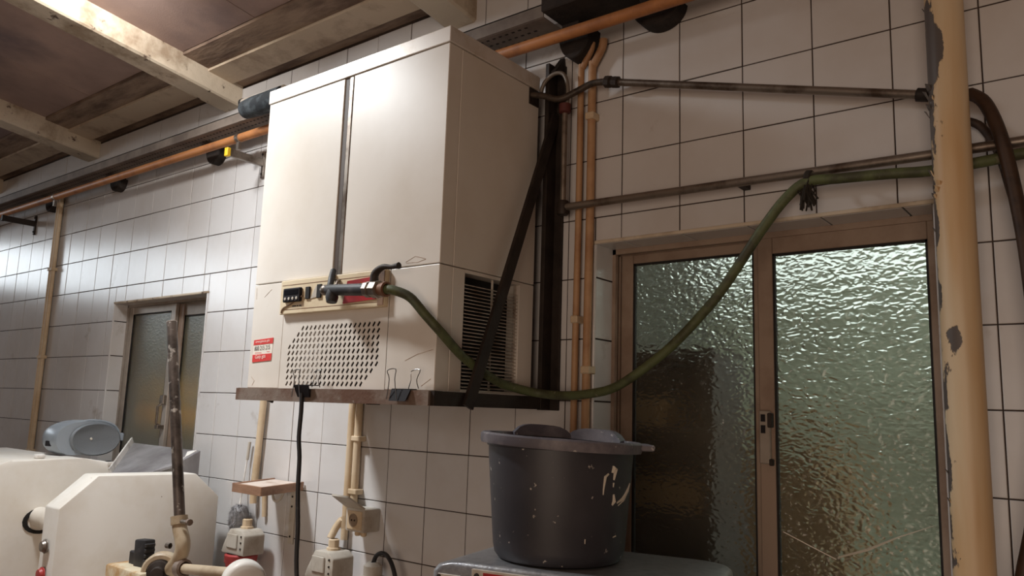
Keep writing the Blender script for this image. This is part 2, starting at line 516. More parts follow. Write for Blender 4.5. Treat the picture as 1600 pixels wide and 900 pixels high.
# tile pieces lining the window reveals, and their rounded edge strips
def reveal_tiles(wn, depth, seg_x):
    x0, x1, z0, z1 = wn
    rows = [z1] + [-(k) * H for k in range(0, 12) if z0 < -k * H < z1 - 0.1] + [z0]
    rows = sorted(set(rows), reverse=True)
    for a, b in zip(rows, rows[1:]):
        for xx, s in ((x0, 1), (x1, -1)):
            MB().box(min(xx, xx + s * 0.03), max(xx, xx + s * 0.03), 0.0, depth, b + 0.012, a - 0.012, 0.006).build('reveal_tile', TILE, wall_back)
    xs = sorted({x0 + 0.03, x1 - 0.03} | {x for x in seg_x if x0 + 0.1 < x < x1 - 0.1})
    for a, b in zip(xs, xs[1:]):
        MB().box(a + 0.012, b - 0.012, 0.0, depth, z1 - 0.035, z1, 0.006).build('lintel_tile', TILE, wall_back)
reveal_tiles(W1, 0.42, [-4.6, -3.6, -2.6, -1.6])
reveal_tiles(W2, 0.62, [11.05, 12.05, 13.05, 14.05, 15.05])
for wn in (W1, W2):
    x0, x1, z0, z1 = wn
    MB().box(x0 - 0.03, x1 + 0.03, -0.03, 0.02, z1 - 0.03, z1 + 0.025, 0.012, 2).build('edge_strip', BEAM, wall_back)
    MB().box(x0 - 0.025, x0 + 0.025, -0.025, 0.02, z0, z1 - 0.03, 0.012, 2).build('edge_strip', TILE, wall_back)
    MB().box(x1 - 0.025, x1 + 0.025, -0.025, 0.02, z0, z1 - 0.03, 0.012, 2).build('edge_strip', TILE, wall_back)
    MB().box(x0, x1, -0.03, 1.1, z0 - 0.1, z0, 0.01).build('window_sill', PLASTER, wall_back)

# unseen sides of the room
MB().box(XL - 1, XL, YF, 0, FLOOR, 8).build('wall_left', ROOMW, kind='structure')
MB().box(XR, XR + 1, YF, 0, FLOOR, 8).build('wall_right', ROOMW, kind='structure')
MB().box(XL, XR, YF - 1, YF, FLOOR, 8).build('wall_front', ROOMW, kind='structure')

# ------------------------------------------------------------------ sloped ceiling: deck, panels, boards, beams
def slab_prism(mb, x0, x1, ya, yb, off_lo, off_hi):
    pts = [(x0, ya, ceilz(ya) + off_lo), (x0, yb, ceilz(yb) + off_lo), (x0, yb, ceilz(yb) + off_hi), (x0, ya, ceilz(ya) + off_hi)]
    return mb.prism(pts, (x1 - x0, 0, 0))
ceil_ = slab_prism(MB(), XL, XR, 1.1, YF - 1, 0.10, 0.7).build('ceiling', DARKROUGH, base=(0, -10, 3.5), kind='structure')
beams_x = [-31.2, -23.5, -15.8, -8.05, -0.38, 7.4, 15.1, 22.8]
px = [XL] + [v for b in beams_x for v in (b,)] + [XR]
for i, (a, b) in enumerate(zip(px, px[1:])):
    for (ya, yb) in ((-1.66, -9.0), (-9.03, -17.0), (-17.03, YF)):
        cuts = [a, a + 0.37 * (b - a) + 0.4, b]
        for p, q in zip(cuts, cuts[1:]):
            slab_prism(MB(), p + 0.012, q - 0.012, ya, yb, 0.0, 0.10).build('ceiling_panel', SLAB, ceil_)
    slab_prism(MB(), a, b, -0.98, -1.64, -0.07, 0.10).build('rough_board', ROUGHW, ceil_)
    slab_prism(MB(), a, b, -0.30, -0.97, -0.13, 0.10).build('wall_board', BOARD, ceil_)
    slab_prism(MB(), a, b, 0.05, -0.31, -0.05, 0.10).build('edge_board', ROUGHW, ceil_)
for bx in beams_x:
    mb = MB()
    n = 24
    # beam with slightly wavy arrises, sloping with the roof
    rings = []
    for k in range(n + 1):
        y = 0.0 + (YF - 0.0) * (k / n) ** 1.5
        zt, zb = ceilz(y) + 0.05, 2.24 - 0.14 * y
        w = lambda s: 0.02 * mnoise.noise(Vector((bx + s, y * 1.3, s)))
        rings.append([mb.bm.verts.new(p) for p in ((bx - 0.37, y, zt), (bx - 0.37 + w(1), y, zb + 0.04), (bx - 0.32, y, zb + w(2)), (bx + 0.32, y, zb + w(3)), (bx + 0.37 + w(4), y, zb + 0.04), (bx + 0.37, y, zt))])
    for a, b in zip(rings, rings[1:]):
        for k in range(6):
            mb.bm.faces.new((a[k], a[(k + 1) % 6], b[(k + 1) % 6], b[k]))
    mb.bm.faces.new(rings[0]); mb.bm.faces.new(rings[-1][::-1])
    mb.build('beam', BEAM, ceil_, smooth=30)

# ------------------------------------------------------------------ windows
def sash(parent, name, x0, x1, z0, z1, y, t, sl, sr, rt, rb, m, mg, gl=True):
    hx = 0.0
    mb = MB()
    mb.box(x0, x0 + sl, y, y + t, z0, z1, 0.01)
    mb.box(x1 - sr, x1, y, y + t, z0, z1, 0.01)
    mb.box(x0 + sl, x1 - sr, y + 0.01, y + t - 0.01, z1 - rt, z1, 0.01)
    mb.box(x0 + sl, x1 - sr, y + 0.01, y + t - 0.01, z0, z0 + rb, 0.01)
    s = mb.build(name, m, parent)
    g = 0.03
    gm = MB()
    gy = y + t * 0.45
    for bx in ((x0 + sl, x0 + sl + g, z0 + rb, z1 - rt), (x1 - sr - g, x1 - sr, z0 + rb, z1 - rt), (x0 + sl, x1 - sr, z1 - rt - g, z1 - rt), (x0 + sl, x1 - sr, z0 + rb, z0 + rb + g)):
        gm.box(bx[0], bx[1], gy - 0.03, gy + 0.05, bx[2], bx[3])
    gm.build('gasket', GASKET, s)
    MB().box(x0 + sl, x1 - sr, gy, gy + 0.03, z0 + rb, z1 - rt).build('pane', mg, s)
    return s

# large sliding window
w2 = empty('window_2', (12.97, 0.6, W2[2]), kind='structure')
x0, x1, z0, z1 = W2
fr = MB()
for a, b in ((0.50, 0.58), (0.66, 0.72), (0.80, 0.88)):
    fr.box(x0 + 0.03, x0 + 0.09, a, b, z0, z1 - 0.035)
    fr.box(x1 - 0.12, x1 - 0.03, a, b, z0, z1 - 0.035)
    fr.box(x0 + 0.03, x1 - 0.03, a, b, z1 - 0.12, z1 - 0.035)
    fr.box(x0 + 0.03, x1 - 0.03, a, b, z0, z0 + 0.1)
fr.build('frame', ALUD, w2)
MB().box(x0 + 0.03, x1 - 0.03, 0.88, 0.92, z1 - 0.09, z1 - 0.035).build('frame_back', GASKET, w2)
sb = sash(w2, 'sash', x0 + 0.10, 13.02, z0 + 0.05, z1 - 0.09, 0.68, 0.12, 0.21, 0.16, 0.17, 0.3, ALUD, PEBBLE)
sa = sash(w2, 'sash', 12.98, x1 - 0.05, z0 + 0.05, z1 - 0.03, 0.52, 0.12, 0.215, 0.15, 0.32, 0.3, ALUD, PEBBLE)
# latch handle on the meeting stile
h = MB(); h.box(13.0, 13.15, 0.44, 0.52, -5.70, -4.97, 0.012)
hd = h.build('latch_plate', ALU, sa)
MB().box(13.03, 13.09, 0.425, 0.445, -5.12, -5.02).box(13.03, 13.09, 0.425, 0.445, -5.28, -5.17).build('latch_slot', BLACKP, sa)
MB().box(13.13, 13.19, 0.40, 0.50, -5.2, -5.0, 0.01).box(13.14, 13.19, 0.42, 0.50, -5.72, -5.63, 0.01).build('latch_lever', IRONB, sa)
# crack lines with tape residue in the lower right pane
MB().tube([(13.27, 0.56, -6.60), (13.62, 0.56, -6.74), (13.96, 0.56, -6.87)], 0.006, 5).build('crack', INKW, sa)
MB().tube([(13.99, 0.56, -6.84), (14.35, 0.56, -6.70), (14.72, 0.56, -6.50), (15.12, 0.56, -6.32)], [0.012, 0.018, 0.01, 0.004], 5).build('crack', DOUGH, sa)

# small sliding window
w1 = empty('window_1', (-3.2, 0.5, W1[2]), kind='structure')
x0, x1, z0, z1 = W1
fr = MB()
for a, b in ((0.36, 0.42), (0.50, 0.55), (0.66, 0.72)):
    fr.box(x0 + 0.03, x0 + 0.09, a, b, z0, z1 - 0.035)
    fr.box(x1 - 0.09, x1 - 0.03, a, b, z0, z1 - 0.035)
    fr.box(x0 + 0.03, x1 - 0.03, a, b, z1 - 0.10, z1 - 0.035)
    fr.box(x0 + 0.03, x1 - 0.03, a, b, z0, z0 + 0.1)
fr.build('frame', ALU, w1)
s1 = sash(w1, 'sash', x0 + 0.10, -2.95, z0 + 0.05, z1 - 0.10, 0.40, 0.10, 0.2, 0.22, 0.20, 0.3, ALU, FROST)
s2 = sash(w1, 'sash', -3.05, x1 - 0.05, z0 + 0.05, z1 - 0.08, 0.54, 0.10, 0.25, 0.15, 0.35, 0.3, ALU, FROST)
MB().box(-2.93, -2.72, 0.50, 0.54, z0 + 0.1, z1 - 0.12).build('draught_strip', ALUD, s2)
MB().box(-3.18, -2.98, 0.31, 0.40, -5.22, -4.98, 0.012).build('latch_plate', STEEL, s1)
MB().tube([(-3.06, 0.33, -5.2), (-3.06, 0.22, -5.28), (-3.06, 0.22, -5.72), (-3.06, 0.36, -5.8)], 0.035, 8).build('pull_handle', STEEL, s1)
MB().box(-3.14, -2.98, 0.22, 0.40, -5.86, -5.76, 0.012).build('handle_foot', STEEL, s1)

# ------------------------------------------------------------------ what lies behind the panes
area('store_fill_light', (-5.5, 2.2, 3.0), (-5.5, 3.2, -8), 3.0, 1.2, 46.0, (1.0, 0.97, 0.9))  # added fill inside the store so the yellow crate shows through
MB().box(6.2, 40, 14, 15, FLOOR, -0.3).build('wall_yard', YARD, kind='structure')
MB().box(5.2, 6.2, 1.1, 15, FLOOR, 4).build('wall_divider', DARKROOM, kind='structure')
# dim room behind the small window
MB().box(-14, 5.2, 9, 10, FLOOR, 4).build('wall_store', DARKROOM, kind='structure')
MB().box(-15, -14, 1.1, 10, FLOOR, 4).build('wall_store_side', DARKROOM, kind='structure')
MB().box(-15, 5.2, 1.1, 7.4, 3.4, 4).build('store_roof', DARKROOM, kind='structure')  # unseen roof slab over the store, put in to block the sky
def crate(x0, x1, y0, y1, z0, label):
    e = empty('storage_crate', ((x0 + x1) / 2, (y0 + y1) / 2, z0), label, 'crate')
    h = 1.0
    MB().box(x0, x1, y0, y1, z0, z0 + 0.06).build('bottom', YELLOW, e)
    for a in ((x0, x1, y0, y0 + 0.06), (x0, x1, y1 - 0.06, y1), (x0, x0 + 0.06, y0, y1), (x1 - 0.06, x1, y0, y1)):
        w = MB()
        w.box(*a, z0, z0 + 0.42); w.box(*a, z0 + h - 0.3, z0 + h)
        long = a[1] - a[0] > a[3] - a[2]
        for k in range(5):
            t = k / 4 * 0.9
            if long: w.box(a[0] + t * (a[1] - a[0]), a[0] + (t + 0.1) * (a[1] - a[0]), a[2], a[3], z0 + 0.42, z0 + h - 0.3)
            else: w.box(a[0], a[1], a[2] + t * (a[3] - a[2]), a[2] + (t + 0.1) * (a[3] - a[2]), z0 + 0.42, z0 + h - 0.3)
        w.build('side', YELLOW, e)
    return e
tb = empty('store_table', (-4.5, 2.6, FLOOR), 'dim table under the yellow crate behind the small window', 'table')
MB().box(-8.6, -1.6, 1.9, 3.9, -6.30, -6.10).build('table_top', CAB, tb)
for lx in (-8.4, -1.8):
    for ly in (2.1, 3.7):
        MB().box(lx - 0.12, lx + 0.12, ly - 0.12, ly + 0.12, FLOOR, -6.30).build('leg', CAB, tb)
crate(-7.6, -3.2, 2.0, 3.5, -6.10, 'yellow plastic crate blurred behind the frosted small window')
# dark rack standing outside behind the left pane of the large window
rk = empty('storage_rack', (11.0, 2.0, FLOOR), 'dark shelving rack seen blurred through the big window left pane', 'rack')
MB().box(8.6, 11.9, 2.6, 2.75, FLOOR, -4.0).build('back_panel', CAB, rk)
MB().box(8.6, 8.75, 1.4, 2.6, FLOOR, -4.0).build('side_panel', CAB, rk)
MB().box(11.75, 11.9, 1.4, 2.6, FLOOR, -4.0).build('side_panel', CAB, rk)
for z in (-4.1, -5.4, -6.7, -8.0, -9.3):
    MB().box(8.75, 11.75, 1.4, 2.6, z, z + 0.1).build('shelf', CAB, rk)
for z, w in ((-5.3, 2.0), (-6.6, 2.6)):
    e = MB().box(9.0, 9.0 + w, 1.55, 2.4, z + 0.005, z + 0.5, 0.04).build('cardboard_box', CABB)
    tag(e, 'brown box on the %s shelf of the dark rack behind glass' % ('upper' if z > -6 else 'middle'), 'box')
bl = empty('timber_stack', (11.0, 6.7, FLOOR), 'dull brown stacked timber blurred behind the big window', 'timber')
for k in range(10):
    MB().box(8.6, 12.3 + 0.2 * (k % 3), 6.0, 7.4, FLOOR + k * 0.98, FLOOR + k * 0.98 + 0.97, 0.03).build('timber', CABB, bl)

# ------------------------------------------------------------------ pipes and tray on the wall
def pipe(name, pts, r, m, label, cat, n=12, smooth=0, group=None, clamps=(), cm=None, base=None):
    e = empty(name, base or pts[0], label, cat, group)
    MB().tube(pts, r, n, smooth).build('pipe_run', m, e, smooth=50)
    for c in clamps:
        c[0](e, *c[1:])
    return e
def clip_y(e, x, y, z, w, m=None):     # saddle clip for vertical pipes
    MB().box(x - w, x + w, y - 0.09, 0.0, z - 0.05, z + 0.05, 0.012).build('saddle_clip', m or BEIGE, e)

# orange gas pipe
g = empty('gas_pipe', (-34, -0.6, 1.05), 'orange painted gas pipe running along the wall under the tray', 'pipe')
MB().tube([(-35.5, -0.6, 1.05), (-2, -0.6, 1.05), (12.2, -0.6, 1.02), (29.5, -0.6, 1.0)], 0.10, 16).build('pipe_run', ORANGE, g, smooth=50)
for x in (-9.0, 1.0):
    MB().lathe((x - 0.06, -0.6, 1.05), [(0.10, 0), (0.12, 0.01), (0.12, 0.11), (0.10, 0.12)], 16, (1, 0, 0)).build('clamp_ring', STEEL, g, smooth=40)
    MB().box(x - 0.05, x + 0.05, -0.64, -0.56, 0.76, 0.98).build('clamp_bolt', STEEL, g)

# dark half-round supports under pipe and tray
for i, (x, w, zb) in enumerate(((-16.0, 0.3, 0.85), (-10.4, 0.3, 0.85), (-5.9, 0.32, 0.88), (-0.75, 0.32, 0.82), (10.25, 0.32, 0.72), (11.75, 0.40, 0.88))):
    lab = ['dark half-round pipe saddle far along the wall', 'dark half-round pipe saddle above the far conduit', 'dark half-round pipe saddle between the ceiling beams',
           'dark half-round pipe saddle beside the yellow-capped bracket', 'dark half-round saddle above the twin beige conduits', 'widest dark saddle under the orange pipe above the big window'][i]
    pts = [(x + w * math.cos(t), 0.0, 1.22 + (1.22 - zb) * math.sin(t)) for t in [math.pi + math.pi * k / 12 for k in range(13)]]
    e = empty('pipe_saddle', (x, 0, zb), lab, 'bracket')
    MB().prism(pts, (0, -0.24 if x < 5 else -0.34, 0), 0.02).build('block', DARKROUGH, e)
    MB().box(x - w * 0.5, x + w * 0.5, -0.45, -0.0, 1.2, 1.29).build('arm', DARKROUGH, e)

# perforated cable tray
ct = empty('cable_tray', (-20, -0.45, 1.3), 'grey perforated metal cable tray fixed along the top of the wall', 'cable tray')
MB().box(-35.5, 9.95, -0.80, -0.78, 1.34, 1.57).box(-35.5, 9.95, -0.80, -0.70, 1.55, 1.57).build('front_flange', STEEL if False else mat('tray_metal', rgb(132, 120, 110), 0.7, metal=0.15, col2=rgb(102, 90, 82), scale=6, lo=0.42, hi=0.65), ct)
TRAYM = MATS['tray_metal']
MB().box(-35.5, 9.95, -0.12, -0.10, 1.30, 1.57).build('back_flange', TRAYM, ct)
tb_ = MB().box(-35.5, 9.95, -0.78, -0.12, 1.33, 1.345)
tb_.build('tray_bottom', TRAYM, ct)
hl = MB()
for k in range(190):
    x = -17 + k * 0.14
    for j, y in enumerate((-0.66, -0.48, -0.30)):
        xo = x + (0.07 if j == 1 else 0)
        hl.box(xo, xo + 0.06, y - 0.018, y + 0.018, 1.326, 1.331)
hl.build('perforations', DARK, ct, kind='stuff')
MB().box(9.98, 12.9, -0.92, -0.1, 1.36, 2.2, 0.02).build('dark_box', DARKROUGH)  # plain dark box filling the dark area past the tray end
o = bpy.data.objects['dark_box']; tag(o, 'dark box above the orange pipe at the tray end', 'duct')

# bundle of dark flexible duct end beside the chiller
rl = empty('duct_roll', (2.3, -1.1, 1.2), 'dark insulated duct stub poking out beside the chiller lid', 'duct')
MB().tube([(1.88, -1.05, 1.40), (2.3, -1.05, 1.40), (3.3, -1.05, 1.40)], [0.20, 0.23, 0.23], 18, 4).build('sleeve', mat('dark_foam', rgb(34, 38, 42), 0.8, col2=rgb(70, 76, 80), scale=30, bump=0.6), rl, smooth=50)
MB().tube([(1.75, -1.05, 1.58), (2.4, -1.05, 1.57), (3.3, -1.05, 1.56)], 0.10, 14).build('inner_tube', GREYP, rl, smooth=50)
MB().lathe((1.70, -1.05, 1.58), [(0.0, 0), (0.09, 0), (0.11, 0.02), (0.11, 0.1)], 14, (1, 0, 0)).build('tube_end', DARK, rl, smooth=50)

# twin beige conduits left of the big window
for i, (x, lab) in enumerate(((10.27, 'thinner left one of twin beige conduits by the big window'), (10.49, 'right one of twin beige conduits by the big window'))):
    r = 0.055 + 0.013 * i
    e = empty('conduit', (x, -0.12, FLOOR), lab, 'conduit', 'twin conduits by the big window')
    MB().tube([(x + 0.22, -0.14, 1.0), (x + 0.19, -0.14, 0.85), (x + 0.03, -0.12, 0.62), (x, -0.12, 0.45), (x, -0.12, -2), (x - 0.02, -0.12, -5.5), (x - 0.02, -0.12, FLOOR)], r, 12, 3).build('pipe_run', mat('tan_conduit', rgb(186, 146, 108), 0.55, col2=rgb(160, 116, 80), scale=8), e, smooth=50)
    for z in ((-0.28,) if i else (-3.62,)) + ((-4.42,) if i else ()) :
        MB().box(x - r - 0.012, x + r + 0.012, -0.21, 0.0, z - 0.06, z + 0.06, 0.015).build('saddle_clip', BEIGE, e)
# twin conduits below the chiller
for i, (x, lab) in enumerate(((5.01, 'left one of twin beige conduits below the chiller shelf'), (5.22, 'right one of twin conduits below the chiller, ending at socket'))):
    e = empty('conduit', (x, -0.1, -6.9), lab, 'conduit', 'twin conduits below the chiller')
    if i == 0:
        MB().tube([(x, -0.1, 1.0), (x, -0.1, -7.0), (x - 0.02, -0.12, -7.2), (x - 0.14, -0.2, -7.42), (x - 0.17, -0.3, -7.62)], 0.07, 12, 3).build('pipe_run', BEIGE, e, smooth=50)
    else:
        MB().tube([(x, -0.1, 1.0), (x, -0.1, -7.05)], 0.075, 12).build('pipe_run', BEIGE, e, smooth=50)
        for z in (-5.72, -6.72):
            MB().box(x - 0.09, x + 0.15, -0.2, 0.0, z - 0.05, z + 0.05, 0.015).build('saddle_clip', BEIGE, e)
# single conduit above the small wooden shelf
e = empty('conduit', (2.05, -0.12, -7.5), 'single pale conduit running down behind the wooden shelf', 'conduit')
MB().tube([(2.12, -0.12, 1.0), (2.08, -0.12, -5.2), (1.98, -0.12, -6.9), (2.02, -0.14, -7.25)], 0.075, 12).build('pipe_run', BEIGE, e, smooth=50)
MB().tube([(2.28, -0.06, -6.9), (2.34, -0.06, -7.5)], 0.05, 8).build('drop_wire', BEIGE, e, smooth=50)
# far conduits
for i, x in enumerate((-9.96, -9.80)):
    e = empty('conduit', (x, -0.1, FLOOR), ['outer beige conduit of the far pair beside the boombox', 'inner beige conduit of the far pair, nearer the small window'][i], 'conduit', 'far conduits')
    MB().tube([(x, -0.1, 1.3), (x, -0.1, FLOOR)], 0.07, 10).build('pipe_run', BEIGE, e, smooth=50)
    for z in (-3.9, -1.1, -6.8):
        MB().box(x - 0.075, x + 0.075, -0.19, 0, z - 0.05, z + 0.05, 0.01).build('saddle_clip', BEIGE, e)

# steel water pipes over the big window
e = empty('water_pipe', (10.1, -0.3, -1.8), 'horizontal steel water pipe above the big window carrying the hose', 'pipe')
MB().tube([(10.1, -0.3, -1.79), (10.12, -0.3, -1.80), (15.4, -0.3, -1.87), (29, -0.3, -1.95)], 0.062, 12).build('pipe_run', STEEL, e, smooth=50)
MB().tube([(10.08, -0.3, -0.2), (10.08, -0.3, -1.79)], 0.05, 10).build('riser', STEEL, e, smooth=50)
MB().lathe((10.08, -0.3, -1.92), [(0, 0), (0.09, 0.0), (0.1, 0.03), (0.1, 0.2), (0.09, 0.23), (0, 0.23)], 12).build('elbow', IRONB, e, smooth=40)
MB().lathe((10.08, -0.3, -0.2), [(0.05, 0), (0.1, 0.02), (0.1, 0.16), (0, 0.2)], 12).build('tap', mat('dull_red', rgb(92, 44, 40), 0.6), e, smooth=40)
MB().box(13.0, 13.1, -0.3, 0.0, -1.88, -1.78).build('wall_clip', IRONB, e)
e = empty('sloping_pipe', (10.95, -0.3, 0.16), 'steel pipe sloping down along the tiles to the peeling column', 'pipe')
MB().tube([(10.9, -0.28, 0.165), (15.5, -0.28, -1.12)], 0.058, 12).build('pipe_run', STEEL, e, smooth=50)
d = (Vector((15.5, -0.28, -1.12)) - Vector((10.9, -0.28, 0.165))).normalized()
MB().lathe((10.84, -0.28, 0.182), [(0, 0), (0.085, 0), (0.1, 0.02), (0.1, 0.10), (0.075, 0.12), (0.075, 0.15), (0.095, 0.16), (0.095, 0.25), (0.06, 0.27), (0, 0.27)], 8, d).build('hex_coupling', IRONB, e, smooth=30)
MB().lathe((15.32, -0.28, -1.07), [(0.06, 0), (0.085, 0.01), (0.085, 0.14), (0.05, 0.16)], 12, d).build('end_fitting', IRONB, e, smooth=30)
# flexible tails from chiller to the sloping pipe
e = tag(MB().tube([(9.45, -0.55, 0.18), (9.75, -0.5, 0.12), (10.05, -0.42, 0.02), (10.35, -0.34, 0.12), (10.6, -0.3, 0.2), (10.86, -0.28, 0.18)], 0.055, 10, 5).build('flexible_hose', mat('dark_braid', rgb(78, 66, 56), 0.5, metal=0.3, col2=rgb(50, 42, 36), scale=60), smooth=50),
        'dark flexible hose joining the chiller top to the sloping pipe', 'hose')
e = tag(MB().tube([(9.62, -0.36, 0.26), (9.7, -0.36, 0.42), (9.88, -0.36, 0.52), (10.06, -0.34, 0.48), (10.14, -0.32, 0.25), (10.12, -0.3, -0.05)], 0.035, 8, 5).build('flexible_hose', mat('grey_tube', rgb(118, 108, 98), 0.45, metal=0.2), smooth=50),
        'thin grey hose looped over the chiller back corner', 'hose')

# ------------------------------------------------------------------ peeling column pipe
cp = empty('column_pipe', (15.72, -0.62, FLOOR), 'tall cream column pipe with peeling paint beside the big window', 'column')
MB().tube([(15.72, -0.62, FLOOR), (15.72, -0.62, 3.0)], 0.205, 32).build('shaft', COLM, cp, smooth=50)
for k, (t, z, s) in enumerate(((3.35, -1.30, 1.0), (3.7, -1.22, .8), (3.2, -1.52, .9), (3.6, -1.45, .7), (3.9, -1.36, .6), (3.3, 0.02, .9), (3.0, -0.18, .6), (3.5, -2.25, .8), (3.9, -2.45, .7), (3.7, -2.52, .6), (3.4, -2.9, .5), (4.1, -2.38, .5), (3.5, -5.6, .5), (3.6, -5.9, .5))):
    c = Vector((15.72 + 0.207 * math.cos(t), -0.62 + 0.207 * math.sin(t), z))
    nr = Vector((math.cos(t), math.sin(t), 0)); tg = Vector((-math.sin(t), math.cos(t), 0))
    a = 0.07 * s
    q = [c - tg * a, c + tg * a * .6 - Vector((0, 0, a * .3)), c + tg * a * .9 + Vector((0, 0, a * .9)) + nr * a * .5, c + Vector((0, 0, a * 1.4)) + nr * a * 0.9, c - tg * a * 0.8 + Vector((0, 0, a * .8)) + nr * a * .4]
    MB().prism(q, -nr * 0.008).build('paint_flake', COLM, cp)
# brown hoses right of the column
tag(MB().tube([(15.90, -0.30, -1.20), (16.06, -0.45, -1.40), (16.20, -0.56, -1.85), (16.30, -0.57, -2.5), (16.38, -0.57, -3.4), (16.42, -0.57, -5.0), (16.28, -0.57, -6.0), (16.1, -0.57, -6.9), (16.05, -0.57, -8.0)], 0.075, 10, 5).build('rubber_hose', BROWNR, smooth=50),
    'thick brown rubber hose hanging behind the peeling column', 'hose')
tag(MB().tube([(15.80, -0.12, -1.45), (15.98, -0.12, -1.58), (16.14, -0.12, -1.95), (16.27, -0.12, -2.6), (16.6, -0.12, -4.0), (16.8, -0.12, -8)], 0.05, 10, 5).build('rubber_hose', BROWNR, smooth=50),
    'thinner brown rubber hose close to the tiles behind the column', 'hose')

# ------------------------------------------------------------------ iron shelf carrying the chiller
sh = empty('iron_shelf_frame', (7.2, -1.3, -5.05), 'rusty iron wall frame with diagonal brace carrying the chiller', 'shelf')
MB().box(5.12, 9.66, -2.78, -2.74, -5.05, -4.85).box(5.12, 9.66, -2.74, -2.5, -4.87, -4.845).build('front_rail', IRON, sh)
MB().box(9.62, 9.73, -2.74, -0.02, -5.05, -4.85).build('side_rail', IRONB, sh)
MB().box(5.12, 5.16, -2.74, -0.02, -5.05, -4.85).build('side_rail', IRON, sh)
MB().box(5.62, 9.62, -0.30, -0.04, -4.90, -4.845).build('back_rail', IRONB, sh)
for x0 in (9.66, 5.62):
    u = MB().box(x0, x0 + 0.08, -0.30, -0.0, -5.06, 0.78, 0.008).box(x0 + (0.08 if x0 > 9 else -0.16), x0 + (0.24 if x0 > 9 else 0.0), -0.06, -0.0, -5.06, 0.78, 0.008)
    u.build('upright', IRONB, sh)
for xx in (9.765, 5.04):
    a = Vector((xx, -2.06, -5.0)); b = Vector((xx, -0.12 if xx > 9 else -0.5, -0.15))
    d = (b - a).normalized(); n = d.cross(Vector((1, 0, 0)))
    MB().obox((a + b) / 2, d, n, (1, 0, 0), (b - a).length / 2 + 0.06, 0.10, 0.03, 0.006).build('diagonal_brace', IRONB, sh)
MB().prism([(9.76, -0.02, 0.95), (9.76, -0.30, 0.6), (9.80, -0.02, 0.6)], (0.1, 0, 0)).build('top_lug', IRONB, sh)

# ------------------------------------------------------------------ the chiller
X0, X1, YFc, YBc, ZB, ZT = 5.10, 9.55, -2.56, -0.32, -4.84, 0.55
ch = empty('water_chiller', (7.3, -1.4, ZB), 'large cream wall-mounted water chiller cabinet with louvres and red label', 'chiller')
MB().box(X0 + .05, X1 - 0.25, YFc + 0.3, YBc, ZB, ZT - 0.05).build('core', DARK, ch)
MB().box(X0 - 0.02, X1 + 0.02, YFc - 0.02, YBc, 0.30, ZT, 0.012, 2).build('lid', LIDM, ch)
def panel(name, x0, x1, z0, z1, y=YFc, t=0.28, m=ENAMEL):
    return MB().box(x0, x1, y, y + t, z0, z1, 0.01, 2).build(name, m, ch)
panel('upper_door', X0, 7.185, -3.035, 0.29)
panel('upper_door', 7.425, X1, -3.035, 0.29)
MB().box(7.19, 7.42, YFc + 0.05, YFc + 0.25, -3.15, 0.29).build('door_channel', DARK, ch)
MB().box(7.305, 7.40, YFc + 0.005, YFc + 0.1, -3.15, 0.29, 0.01).build('metal_strip', STEEL, ch)
MB().box(7.20, 7.29, YFc + 0.02, YFc + 0.1, -3.15, 0.29).build('rubber_strip', mat('brown_strip', rgb(70, 54, 44), 0.6), ch)
panel('lower_panel', X0, 5.985, ZB, -3.05)
panel('lower_panel', 8.555, X1, ZB, -3.05)
# grille panel with slanted slots
gp = MB().box(5.995, 8.545, YFc, YFc + 0.010, ZB, -3.05)
cutter = MB()
sl = []
for r in range(10):
    zc = -3.86 - r * 0.100
    x = 6.53 - 0.107 * min(r, 3)
    xr = 8.43 - 0.107 * max(0, r - 6)
    while x < xr:
        sl.append((x, zc)); x += 0.107
for x, z in sl:
    dx, dz = 0.026, 0.036
    ax_ = Vector((dx, 0, dz)).normalized(); px_ = Vector((ax_.z, 0, -ax_.x)) * 0.020
    c_ = Vector((x, YFc - 0.05, z)); e_ = ax_ * Vector((dx, 0, dz)).length
    pts = [c_ - e_ * .82 - px_, c_ - e_, c_ - e_ * .82 + px_, c_ + e_ * .82 + px_, c_ + e_, c_ + e_ * .82 - px_]
    cutter.prism(pts, (0, 0.2, 0))
go = gp.build('grille_panel', ENAMEL, ch)
co = cutter.build('slot_cutter', DARK, ch)
bm_ = go.modifiers.new('slots', 'BOOLEAN'); bm_.operation = 'DIFFERENCE'; bm_.object = co; bm_.solver = 'EXACT'
bpy.context.view_layer.update()
dg = bpy.context.evaluated_depsgraph_get()
nm = bpy.data.meshes.new_from_object(go.evaluated_get(dg))
go.modifiers.clear(); go.data = nm
bpy.data.objects.remove(co)
# crumpled foil lagging just behind the slots
fo = MB()
nx, nz = 26, 16
gv = [[fo.bm.verts.new((6.2 + 1.45 * i / nx, YFc + 0.13 + 0.05 * random.random(), -4.8 + 1.0 * j / nz)) for j in range(nz + 1)] for i in range(nx + 1)]
for i in range(nx):
    for j in range(nz):
        if (i > 8 + j * 0.55 + random.uniform(-3, 3)) or random.random() < 0.12: continue
        fo.bm.faces.new((gv[i][j], gv[i + 1][j], gv[i + 1][j + 1], gv[i][j + 1]))
fo.build('foil_lagging', mat('foil', rgb(236, 234, 232), 0.35, metal=0.2), ch)
